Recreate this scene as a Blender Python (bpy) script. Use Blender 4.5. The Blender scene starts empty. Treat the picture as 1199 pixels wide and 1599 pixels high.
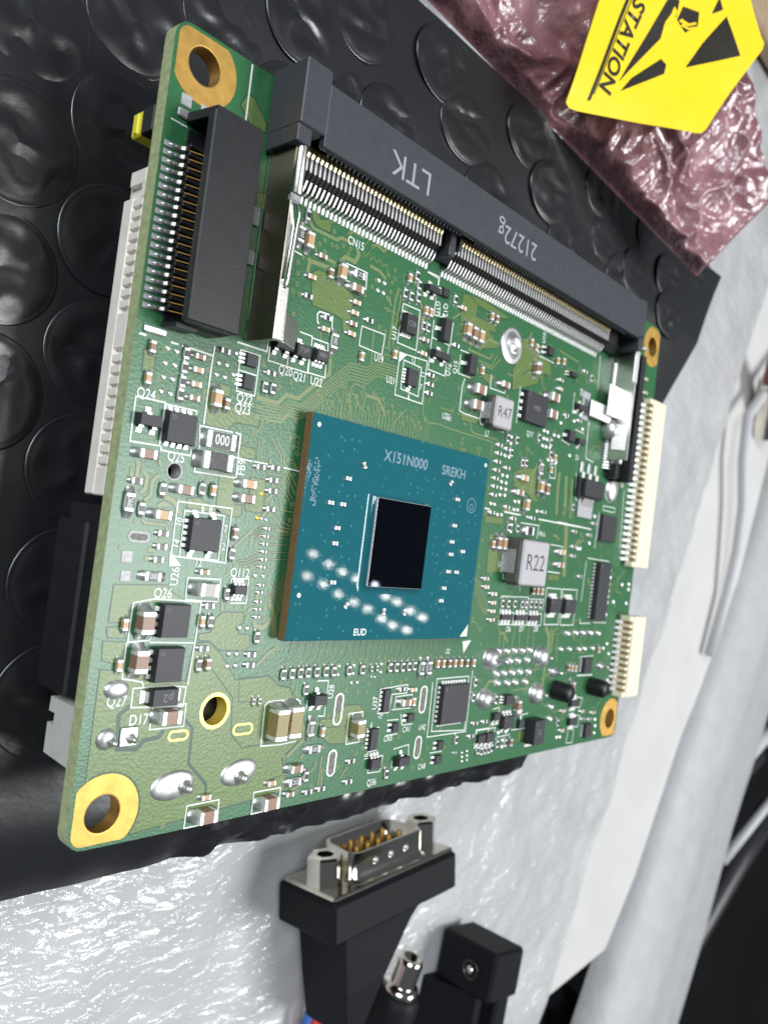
import bpy, math, random
from mathutils import Matrix, Vector, noise as mn
random.seed(11)
S = 0.001                      # all coordinates below are millimetres
sc = bpy.context.scene
COL = sc.collection
# ---------------------------------------------------------------- camera
cam_d = bpy.data.cameras.new('camera')
cam_o = bpy.data.objects.new('camera', cam_d); COL.objects.link(cam_o); sc.camera = cam_o
cam_d.sensor_fit = 'HORIZONTAL'; cam_d.sensor_width = 36.0; cam_d.lens = 36.0*1255/1199
cam_d.clip_start = 0.002; cam_d.clip_end = 20
CR = (0.66903, 0.12446, 0.73274); CD = (0.10596, -0.99178, 0.07172); CF = (0.73564, 0.02966, -0.67672)
CP = (-34.418, 29.673, 62.738)
cam_o.matrix_world = Matrix(((CR[0], -CD[0], -CF[0], CP[0]*S), (CR[1], -CD[1], -CF[1], CP[1]*S),
                             (CR[2], -CD[2], -CF[2], CP[2]*S), (0, 0, 0, 1)))
cam_d.dof.use_dof = True; cam_d.dof.focus_distance = 0.083; cam_d.dof.aperture_fstop = 58
# ---------------------------------------------------------------- light: dim room, LED lamp to the right, ceiling panels
wd = bpy.data.worlds.new('World'); sc.world = wd; wd.use_nodes = True
bg = wd.node_tree.nodes['Background']; bg.inputs[0].default_value = (0.80, 0.90, 1.0, 1); bg.inputs[1].default_value = 0.10
def area(name, loc, target, size, power, color, size_y=None, shape='SQUARE'):
    l = bpy.data.lights.new(name, 'AREA'); l.energy = power; l.color = color; l.shape = shape; l.size = size*S
    if size_y: l.size_y = size_y*S
    o = bpy.data.objects.new(name, l); COL.objects.link(o)
    v = Vector(target)*S - Vector(loc)*S
    o.matrix_world = Matrix.Translation(Vector(loc)*S) @ v.to_track_quat('-Z', 'Y').to_matrix().to_4x4()
    return o
LAMP_POWER = 0.0022
area('ceiling_panel_light', (480, -50, 850), (40, 30, 0), 400, 9.3, (0.97, 0.99, 1.0))
area('window_light', (-650, 420, 700), (20, 60, -10), 500, 10.0, (0.90, 0.95, 1.0))
vs = sc.view_settings; vs.view_transform = 'Standard'; vs.look = 'None'; vs.exposure = 0.15; vs.gamma = 1.0
# layout of the board in millimetres, board corner at 0,0, top face at z=0
PASSIVES=[('c4',1.67,43.38,90),('c4',1.64,40.63,90),('r4',5.1,43.66,90),('r4',5.09,42.4,90),('r4',5.07,41.12,90),('r4',5.04,39.96,90),('c4',6.47,43.7,0),('c4',6.46,42.48,0),('c4',6.44,41.16,0),('c4',6.43,39.9,0),('r4',9.15,44.92,0),('c6',8.78,40.38,90),('c4',10.05,40.12,90),('r4',14.78,44.16,0),('r4',14.29,42.65,90),('r4',15.29,42.72,90),('c4',21.03,50.27,0),('r4',21.18,51.51,0),('c6',2.43,34.18,0),('r4',1.91,31.74,0),('r6',1.46,29.84,90),('r4',4.52,31.33,90),('r4',8.6,31.9,90),('r4',2.71,29.42,90),('c6',6.62,31.57,0),('c6',4.7,29.1,0),('c4',9.81,31.91,90),('r4',5.16,27.46,0),('r4',5.2,26.28,0),('r4',5.05,25.1,0),('r12',9.89,36.61,0),('f12',9.45,34.6,0),('c6',13.6,33.01,0),('c6',13.63,31.6,0),('r4',15.0,34.89,0),('r4',16.81,35.06,0),('r4',16.79,33.81,0),('r4',16.86,32.73,0),('r4',16.88,30.92,0),('c4',12.92,28.18,90),('r4',12.94,26.16,90),('r2',16.88,28.95,0),('r2',16.86,28.17,0),('r2',16.83,27.4,0),('r2',16.87,26.64,0),('r2',16.93,25.86,0),('r2',16.9,25.11,0),('r2',17.05,23.31,0),('r2',16.99,22.57,0),('r2',16.99,21.63,0),('r2',17.01,20.87,0),('r2',17.04,20.11,0),('r4',12.97,22.28,90),('r4',11.49,19.62,90),('r4',17.29,18.09,90),('r4',10.82,15.55,90),('c8',10.28,22.67,0),('c4',9.97,24.26,0),('r4',11.14,21.12,0),('r4',16.87,16.38,0),('r4',16.86,15.35,0),('r4',11.12,17.09,0),('c4',10.49,19.67,90),('c4',11.76,15.64,90),('r6',4.66,23.6,0),('c8',4.33,19.59,90),('c8',4.22,16.17,90),('c4',2.59,19.32,90),('c4',2.56,15.8,90),('c8',8.0,11.04,0),('c4',13.54,2.79,0),('c8',13.51,1.14,0),('c8',21.29,1.15,0),('c4',21.6,3.0,0),('c12',21.06,9.26,90),('c12',22.94,9.39,90),('r6',26.32,8.16,90),('c4',28.05,7.68,90),('r4',24.86,12.39,90),('c8',33.29,7.68,90),('r6',27.14,5.87,0),('c6',24.59,4.15,0),('r6',24.86,2.64,0),('r4',26.48,2.99,90),('c4',24.35,1.44,0),('r4',27.08,1.25,0),('r4',28.97,1.3,0),('r4',33.24,3.81,0),('r4',33.21,1.49,0),('r2',17.98,11.62,90),('r2',18.77,11.6,90),('r4',21.42,14.2,90),('r4',22.6,14.22,90),('r4',23.77,14.25,90),('r4',24.86,14.26,90),('r4',26.12,14.26,90),('r4',27.48,14.26,90),('r4',28.69,14.21,90),('r4',31.07,14.22,90),('r4',33.25,14.24,90),('r2',34.88,14.27,90),('r2',35.82,14.29,90),('r4',38.02,14.32,90),('r4',39.15,14.3,90),('r4',40.33,14.28,90),('r4',41.45,14.31,90),('r4',42.49,14.32,90),('r6',43.94,14.0,90),('r6',45.4,14.0,90),('c4',46.95,14.47,90),('c4',48.14,14.47,90),('c4',49.39,14.45,90),('c4',50.58,14.44,90),('c4',51.88,14.43,90),('c4',53.2,14.39,90),('c4',54.69,14.34,90),('r4',40.63,11.6,0),('c6',41.3,10.01,0),('c4',42.74,11.43,0),('c4',43.07,9.93,90),('r4',39.69,1.49,90),('r4',52.95,4.2,90),('r2',53.13,2.47,0),('r4',16.87,60.82,90),('c6',17.29,58.34,90),('r6',16.25,58.6,90),('c4',19.4,57.44,0),('c4',18.29,54.92,0),('r4',18.24,52.93,0),('c4',20.84,56.11,90),('c6',22.3,56.76,90),('r6',24.91,57.3,0),('c6',24.61,55.69,0),('c4',24.98,54.3,0),('c4',24.87,53.13,0),('c4',24.84,51.93,0),('c4',24.79,50.83,0),('r4',27.32,53.0,0),('r6',22.55,49.4,90),('c4',26.8,48.84,90),('c4',32.95,59.58,90),('r4',34.21,60.25,90),('r4',34.75,59.32,90),('r4',32.54,57.68,90),('r4',33.62,57.62,90),('r4',34.84,57.84,90),('r4',36.35,54.93,90),('r4',37.23,54.93,90),('c4',36.43,56.78,90),('c4',37.31,56.8,90),('c4',36.85,53.37,0),('c4',36.84,51.73,0),('c4',32.0,50.37,90),('r4',38.79,49.58,0),('r4',38.88,48.46,0),('r4',38.88,47.41,0),('r4',41.66,59.76,90),('c4',43.24,59.13,0),('c6',44.59,56.78,90),('c6',45.96,56.64,90),('c6',47.38,56.6,90),('c4',49.47,59.84,90),('c4',50.62,59.81,90),('r4',42.9,54.29,0),('c4',48.8,52.53,90),('c6',43.51,64.09,90),('c8',48.0,49.88,0),('c8',47.76,47.79,0),('c6',53.87,51.83,0),('r4',59.44,58.95,90),('r4',61.29,58.58,90),('c6',61.19,55.76,90),('c4',59.36,59.02,90),('c4',60.68,58.65,90),('c6',61.5,55.98,90),('c4',66.68,58.23,90),('c4',68.35,58.54,90),('c4',68.04,55.68,0),('c4',68.14,54.41,0),('c8',65.91,52.68,0),('c8',65.92,50.18,0),('r4',74.87,50.93,0),('r4',74.92,58.62,0),('r4',76.98,58.05,90),('r4',70.94,51.02,0),('r4',54.71,43.78,0),('r4',54.77,42.65,0),('r4',54.75,41.5,0),('r4',54.76,40.36,0),('r4',54.73,39.24,0),('r4',54.75,38.15,0),('r4',54.73,37.01,0),('r4',56.67,43.54,0),('r4',57.12,41.01,0),('r4',58.26,35.73,0),('r4',54.79,34.63,0),('r4',67.74,36.04,0),('r4',56.43,45.05,90),('r4',58.66,45.11,90),('r4',57.67,43.19,90),('r4',60.71,42.28,90),('r4',61.63,42.37,90),('r4',64.15,46.44,90),('r4',67.51,46.31,90),('r4',67.81,44.53,90),('c4',69.05,44.29,90),('c6',61.14,40.2,0),('c6',60.36,38.04,0),('c6',62.69,36.57,90),('c6',65.89,39.55,90),('c6',67.52,39.43,90),('r6',65.68,42.12,90),('c4',68.32,42.4,90),('r4',65.01,34.87,0),('r4',60.11,34.31,0),('c4',55.9,30.41,90),('c6',56.88,30.68,90),('c6',58.31,30.68,90),('r4',59.18,32.99,90),('r4',61.41,33.03,90),('r8',64.44,32.97,0),('c6',73.66,30.59,0),('c6',73.75,28.64,0),('r4',77.63,31.69,0),('r4',77.44,34.05,0),('c4',55.11,25.69,0),('c4',55.43,24.57,0),('c4',57.23,23.71,0),('c4',57.45,23.68,0),('c4',57.5,22.49,0),('c4',57.54,21.34,0),('c4',57.59,20.15,0),('r4',59.92,22.42,90),('r4',61.42,22.4,90),('r4',63.05,22.43,90),('r4',64.95,22.41,90),('r4',65.98,22.37,90),('r4',67.34,22.46,90),('r4',68.57,22.45,90),('r4',69.86,22.43,90),('c4',67.41,24.42,90),('c4',68.58,24.46,90),('c4',69.78,24.44,90),('r4',75.96,37.67,90),('r4',83.29,35.83,0),('r4',82.27,33.87,0),('r4',80.8,27.18,0),('r4',77.76,30.23,0),('c4',89.81,15.38,90),('c4',80.44,12.76,90),('c4',81.48,12.65,90),('c4',82.66,12.55,90),('c6',82.16,9.64,90),('c4',80.28,5.97,0),('c4',86.46,5.44,0),('c4',90.4,4.93,0),('c4',80.63,2.87,0),('r4',79.11,4.16,90),('c6',66.78,7.72,90),('r4',61.15,9.02,90),('r4',55.74,11.64,90),('r4',55.62,9.6,90),('r4',62.81,2.6,90),('r4',64.95,2.54,90),('c4',66.28,2.5,90),('r4',58.26,2.21,90),('r4',59.05,2.01,90),('r4',59.91,2.03,90),('r4',60.77,2.04,90),('r4',61.52,2.18,90),('r4',56.81,6.06,0),('r4',59.06,6.08,0),('r4',56.23,4.38,0),('r4',87.05,4.11,0),('r4',89.56,3.84,0),('c4',95.51,62.16,0),('c4',94.19,67.09,0),('c4',95.86,59.88,0)]
SOLDER_DOTS=[(3.3,43.71,0.27),(4.23,43.66,0.27),(3.26,42.37,0.27),(4.21,42.41,0.27),(3.26,41.14,0.27),(4.21,41.14,0.27),(3.23,39.86,0.27),(4.17,39.82,0.27),(8.73,43.74,0.27),(9.66,43.77,0.27),(8.69,42.63,0.27),(9.63,42.6,0.27),(10.52,43.06,0.27),(10.54,45.11,0.27),(16.05,29.9,0.2),(16.65,29.84,0.2),(16.23,24.2,0.28),(17.23,24.2,0.28),(15.15,19.0,0.28),(16.09,18.96,0.28),(14.25,16.47,0.28),(15.19,16.45,0.28),(14.23,15.27,0.28),(15.21,15.29,0.28),(29.63,14.73,0.25),(29.61,13.77,0.25),(31.97,14.73,0.25),(32.01,13.8,0.25),(31.89,12.75,0.25),(32.86,12.75,0.25),(36.62,14.74,0.25),(36.63,13.78,0.25),(35.14,13.3,0.16),(35.69,13.26,0.16),(28.22,57.84,0.3),(29.15,57.83,0.3),(28.24,56.72,0.3),(29.17,56.71,0.3),(54.55,35.83,0.33),(55.47,35.81,0.33),(56.53,39.97,0.33),(57.67,39.95,0.33),(56.45,39.05,0.33),(57.61,39.02,0.33),(56.5,38.17,0.33),(57.65,38.15,0.33),(56.48,37.23,0.33),(57.65,37.3,0.33),(57.56,45.43,0.33),(57.61,44.51,0.33),(56.5,42.67,0.33),(57.52,42.62,0.33),(60.29,36.78,0.33),(61.24,36.82,0.33),(60.26,35.62,0.33),(61.2,35.67,0.33),(66.28,36.06,0.33),(56.42,34.53,0.33),(57.41,34.58,0.33),(65.71,46.65,0.33),(66.67,46.71,0.33),(65.62,45.57,0.33),(66.63,45.55,0.33),(67.65,45.66,0.33),(67.62,43.77,0.33),(68.67,43.83,0.33),(69.92,43.74,0.33),(60.17,33.46,0.3),(60.17,32.5,0.3),(77.67,30.23,0.3),(78.54,30.28,0.3),(60.61,15.77,0.62),(62.7,15.72,0.62),(64.62,15.74,0.62),(66.7,15.7,0.62),(68.66,15.72,0.62),(61.18,14.32,0.62),(63.77,14.3,0.62),(65.82,14.24,0.62),(68.28,14.29,0.62),(60.66,12.57,0.62),(62.62,12.58,0.62),(64.74,12.56,0.62),(66.7,12.6,0.62),(69.03,12.5,0.62),(61.19,11.27,0.62),(63.73,11.14,0.62),(65.74,11.12,0.62),(68.41,11.09,0.62),(79.07,18.15,0.6),(81.7,18.21,0.6),(84.06,18.2,0.6),(86.59,18.19,0.6),(89.27,18.1,0.6),(80.37,15.64,0.5),(83.44,15.58,0.5),(85.23,15.62,0.5),(87.92,15.64,0.5),(77.68,15.69,0.5),(91.16,28.71,0.4),(91.47,27.5,0.4),(91.26,26.34,0.4),(91.3,25.27,0.4),(91.35,24.28,0.4),(91.37,23.29,0.4),(91.4,21.22,0.4),(96.13,26.46,0.4),(98.72,26.64,0.4),(98.79,25.69,0.4),(93.66,23.42,0.4),(98.52,23.29,0.4),(93.07,16.28,0.35),(91.95,15.55,0.35),(94.08,14.56,0.35),(94.78,10.02,0.35),(94.43,9.09,0.35),(84.71,4.76,0.35),(91.91,3.58,0.35),(92.18,2.48,0.35),(92.2,1.27,0.35),(79.72,1.79,0.35),(80.72,1.75,0.35),(76.63,6.83,0.6),(76.7,4.98,0.6),(83.6,37.05,0.4),(77.85,34.05,0.4),(82.92,32.63,0.4),(79.4,31.53,0.4),(80.11,31.58,0.4),(65.77,46.69,0.35),(66.66,46.64,0.35),(65.65,45.55,0.35),(66.61,45.55,0.35),(67.65,45.73,0.35),(65.62,47.78,0.35),(66.6,47.75,0.35),(68.5,47.63,0.35),(69.71,47.64,0.35),(71.1,50.89,0.35),(69.94,49.72,0.35),(73.35,52.08,0.35),(75.32,51.99,0.35),(73.68,50.7,0.35),(76.46,49.98,0.35),(73.55,45.38,0.35),(63.06,4.09,0.35),(64.99,4.07,0.35),(64.42,2.93,0.35),(64.43,1.96,0.35),(67.95,6.88,0.35),(54.89,2.22,0.22),(56.02,2.32,0.22),(55.01,1.64,0.22),(56.15,1.69,0.22),(55.13,1.05,0.22),(56.28,1.07,0.22)]
CHIPS=[('transistor',1.11,36.56,3.21,37.55,0.95,'+y1 -y2',None),('power_chip',3.84,35.57,6.78,38.3,0.9,'+y4 -y4',None),('controller_chip',7.66,26.22,10.86,29.21,0.85,'-x5 +y2 -y2',None),('transistor',13.45,22.31,14.93,23.17,0.8,'+y3 -y3',None),('power_chip',5.84,18.24,8.64,21.22,1.0,'-x4 +x4',None),('power_chip',5.8,14.23,8.6,17.32,1.0,'-x4 +x4',None),('diode',5.88,12.09,8.51,13.64,1.05,'-x1w +x1w','p2'),('regulator_chip',25.64,10.76,27.5,11.86,1.05,'+y1 -y2',None),('array_chip',37.29,9.12,38.37,11.73,0.6,'-x5',None),('array_chip',35.79,4.75,36.99,7.26,0.6,'-x5',None),('protection_chip',42.22,7.52,43.44,8.47,0.5,'-x2',None),('protection_chip',39.6,6.51,40.62,7.59,0.5,'-x2',None),('protection_chip',48.94,3.38,50.08,4.43,0.5,'-x2',None),('protection_chip',48.78,1.53,50.05,2.61,0.5,'-x2',None),('controller_chip',48.31,6.68,53.75,11.74,0.85,'-x8 +y9 -y9',None),('transistor',41.01,2.3,43.0,3.36,0.95,'+y1 -y2',None),('transistor',36.3,2.51,38.05,3.67,0.7,'+y3',None),('transistor',14.5,46.72,16.7,47.29,1.0,'+y1 -y2',None),('transistor',17.08,46.59,18.92,47.81,1.0,'+y1 -y2',None),('regulator_chip',19.85,46.82,21.51,47.95,0.9,'+y3 -y3',None),('transistor',11.51,44.17,12.72,45.42,0.55,'-x3',None),('transistor',11.49,41.98,12.68,43.37,0.55,'-x3',None),('regulator_chip',32.57,53.19,34.43,55.41,1.0,'+y5 -y4',None),('controller_chip',34.3,47.49,36.01,49.42,0.7,'-x5 -y1',None),('transistor',35.78,59.07,37.77,59.8,1.0,'+y1 -y2',None),('transistor',38.69,59.35,39.88,60.32,0.7,'-x3',None),('diode',39.4,54.04,40.61,56.79,1.0,'-x1 +y1',None),('transistor',38.28,51.81,41.25,52.63,1.0,'+y1 -y2',None),('transistor',45.2,51.36,46.72,53.83,1.0,'-x1',None),('power_chip',58.89,47.96,64.45,52.27,1.0,'-x4 +x4',None),('transistor',63.07,58.34,64.45,59.53,0.9,'-x2',None),('transistor',70.05,56.84,71.83,57.53,0.9,'-x2',None),('transistor',73.31,52.51,75.8,53.34,0.9,'-y2 +y1',None),('transistor',71.49,47.3,73.15,48.96,0.9,'-x1',None),('transistor',74.43,47.37,76.38,48.22,0.9,'-y1',None),('interface_chip',84.99,33.32,89.95,37.56,0.9,'-x14',None),('interface_chip',85.56,20.41,89.37,29.76,1.1,'-x16',None),('diode',71.93,21.33,74.86,23.47,0.85,'+y1w -y1w',None),('diode',76.38,21.31,79.54,23.46,0.85,'+y1w -y1w',None),('array_chip',59.89,20.14,62.63,20.89,0.45,'+y3 -y3',None),('array_chip',63.45,20.08,66.33,20.87,0.45,'+y3 -y3',None),('array_chip',67.08,20.06,69.96,20.85,0.45,'+y3 -y3',None),('transistor',84.74,11.78,87.19,14.14,0.8,'-x5',None),('transistor',82.27,6.43,84.71,7.47,0.6,'+y1w -y1w',None),('transistor',82.45,3.48,84.63,4.56,0.6,'+y1w -y1w',None),('transistor',87.65,1.03,89.67,3.2,0.8,'-x5',None),('diode',69.99,2.04,72.81,5.59,1.8,'-y1w',None),('transistor',63.02,8.19,64.9,9.51,0.8,'-x3',None),('transistor',60.9,6.08,62.4,7.09,0.6,'-y2',None),('transistor',63.12,4.75,65.75,6.52,0.8,'+y3 -y2',None),('transistor',57.65,3.26,59.29,4.36,0.6,'-y2',None),('transistor',59.62,3.15,61.44,4.44,0.6,'-y2',None),('transistor',67.71,4.32,68.96,5.6,0.5,'+y1',None)]
POURS=[[(1.05,43.11),(2.24,43.14),(2.28,41.17),(1.13,41.18)],[(8.14,41.86),(10.5,41.94),(10.41,40.16),(11.06,40.22),(14.3,40.02),(14.31,38.75),(11.42,38.6),(10.7,37.77),(8.07,37.81)],[(12.5,36.62),(14.37,36.54),(14.33,35.59),(12.41,35.37)],[(10.47,33.69),(12.27,33.8),(12.6,30.9),(13.51,30.92),(13.61,29.99),(13.22,29.72),(12.12,29.76),(10.55,29.98)],[(14.03,33.73),(16.08,33.74),(16.09,31.86),(16.07,30.41),(14.03,30.43),(13.77,31.11),(14.33,31.25)],[(18.34,55.37),(19.22,56.08),(20.7,56.15),(22.47,55.44),(23.41,55.56),(24.75,54.93),(24.73,53.7),(24.77,50.73),(23.79,50.72),(23.44,52.01),(22.09,52.23),(19.09,52.27)],[(17.36,61.77),(18.16,61.78),(18.67,61.17),(19.58,61.42),(19.74,61.69),(20.32,61.19),(20.21,60.23),(18.29,60.23),(17.66,60.79)],[(43.24,61.05),(44.61,61.3),(46.51,60.5),(46.5,59.11),(50.73,59.09),(51.24,58.15),(49.42,58.01),(52.23,56.44),(47.64,55.07),(44.02,55.16),(43.21,58.49)],[(44.61,61.3),(48.08,61.5),(53.82,60.96),(52.64,60.44),(49.54,60.35),(46.51,60.5)],[(57.33,59.23),(58.52,59.46),(61.99,57.89),(65.28,57.6),(65.73,55.66),(63.8,55.72),(62.99,55.12),(62.33,53.87),(56.39,51.57),(55.92,54.53),(57.58,57.26)],[(61.69,41.68),(64.7,42.01),(65.38,38.08),(66.57,37.34),(64.54,37.32),(63.57,38.07),(59.52,38.83),(59.26,40.9)],[(55.12,31.72),(59.51,32.09),(60.01,29.78),(59.25,26.82),(55.48,26.41)],[(53.51,34.05),(58.05,34.25),(58.07,33.25),(53.7,33.1)],[(71.36,27.08),(74.89,27.14),(74.64,26.14),(71.58,26.13)],[(45.74,46.37),(49.92,46.41),(49.32,45.62),(46.02,45.44)],[(47.36,52.36),(48.06,52.64),(52.37,52.53),(51.06,51.2)],[(1.19,22.72),(6.36,22.86),(7.31,22.09),(8.59,21.54),(3.1,21.12),(2.88,19.44),(1.15,19.44)],[(1.06,19.03),(2.39,19.16),(3.09,18.05),(1.27,18.14)],[(0.87,17.87),(3.13,17.77),(3.22,16.09),(2.5,15.84),(1.04,16.16)],[(12.98,20.57),(14.32,20.51),(15.44,20.53),(15.56,19.5),(14.66,19.03),(15.15,18.4),(16.55,18.31),(16.72,17.27),(16.3,16.8),(12.83,16.8),(11.75,17.77),(10.57,17.82),(10.48,18.42),(11.81,18.57),(12.16,19.87)],[(0.98,15.44),(5.06,15.05),(9.75,14.03),(10.13,17.47),(11.83,17.63),(13.35,16.44),(15.53,13.87),(19.71,14.06),(21.26,12.93),(22.7,12.72),(24.69,10.5),(26.17,7.29),(23.44,5.21),(23.83,1.8),(5.83,0.58),(6.38,1.67),(6.59,2.59),(6.55,3.53),(6.26,4.42),(5.76,5.21),(5.06,5.85),(4.23,6.28),(3.31,6.49),(2.37,6.45),(1.48,6.16),(1.05,5.57)],[(31.36,10.24),(33.72,10.18),(34.66,9.39),(35.19,5.57),(29.54,6.11),(28.54,6.8),(27.72,8.98),(29.63,8.92)],[(7.99,69.0),(8.85,68.97),(10.57,67.32),(10.62,66.41),(8.69,66.44),(7.37,67.63)],[(10.42,60.57),(11.89,61.17),(12.19,59.39),(10.66,59.11)],[(7.27,30.83),(8.51,31.08),(9.76,30.62),(10.8,30.23),(11.48,29.8),(7.4,29.96)],[(68.13,3.81),(69.84,3.88),(70.28,2.89),(68.55,1.89)]]
CLEARANCES=[(0.42,[(4.28,12.13),(3.31,11.37),(3.6,8.42),(5.49,8.21),(6.18,8.92),(7.63,9.06),(8.04,9.67)]),(0.3,[(10.03,10.6),(11.17,9.53),(11.24,6.22),(13.58,3.93),(13.66,2.85)]),(0.13,[(12.17,15.37),(15.39,12.16),(15.77,8.53),(17.38,7.01),(22.59,7.15)]),(0.1,[(17.82,11.54),(16.2,11.68),(15.92,14.06),(19.83,14.05),(21.14,13.02),(22.57,12.86),(23.35,11.74)]),(0.12,[(10.07,17.68),(11.87,17.65),(13.11,16.87),(14.07,16.77)]),(0.3,[(23.29,5.59),(25.59,7.17)]),(0.25,[(23.35,3.68),(22.94,5.33)]),(0.1,[(28.33,7.98),(31.94,7.86)]),(0.12,[(58.57,54.38),(59.81,55.27),(62.92,55.41),(65.75,55.56)]),(0.1,[(21.6,3.22),(22.08,3.45),(23.25,3.49)])]
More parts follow.
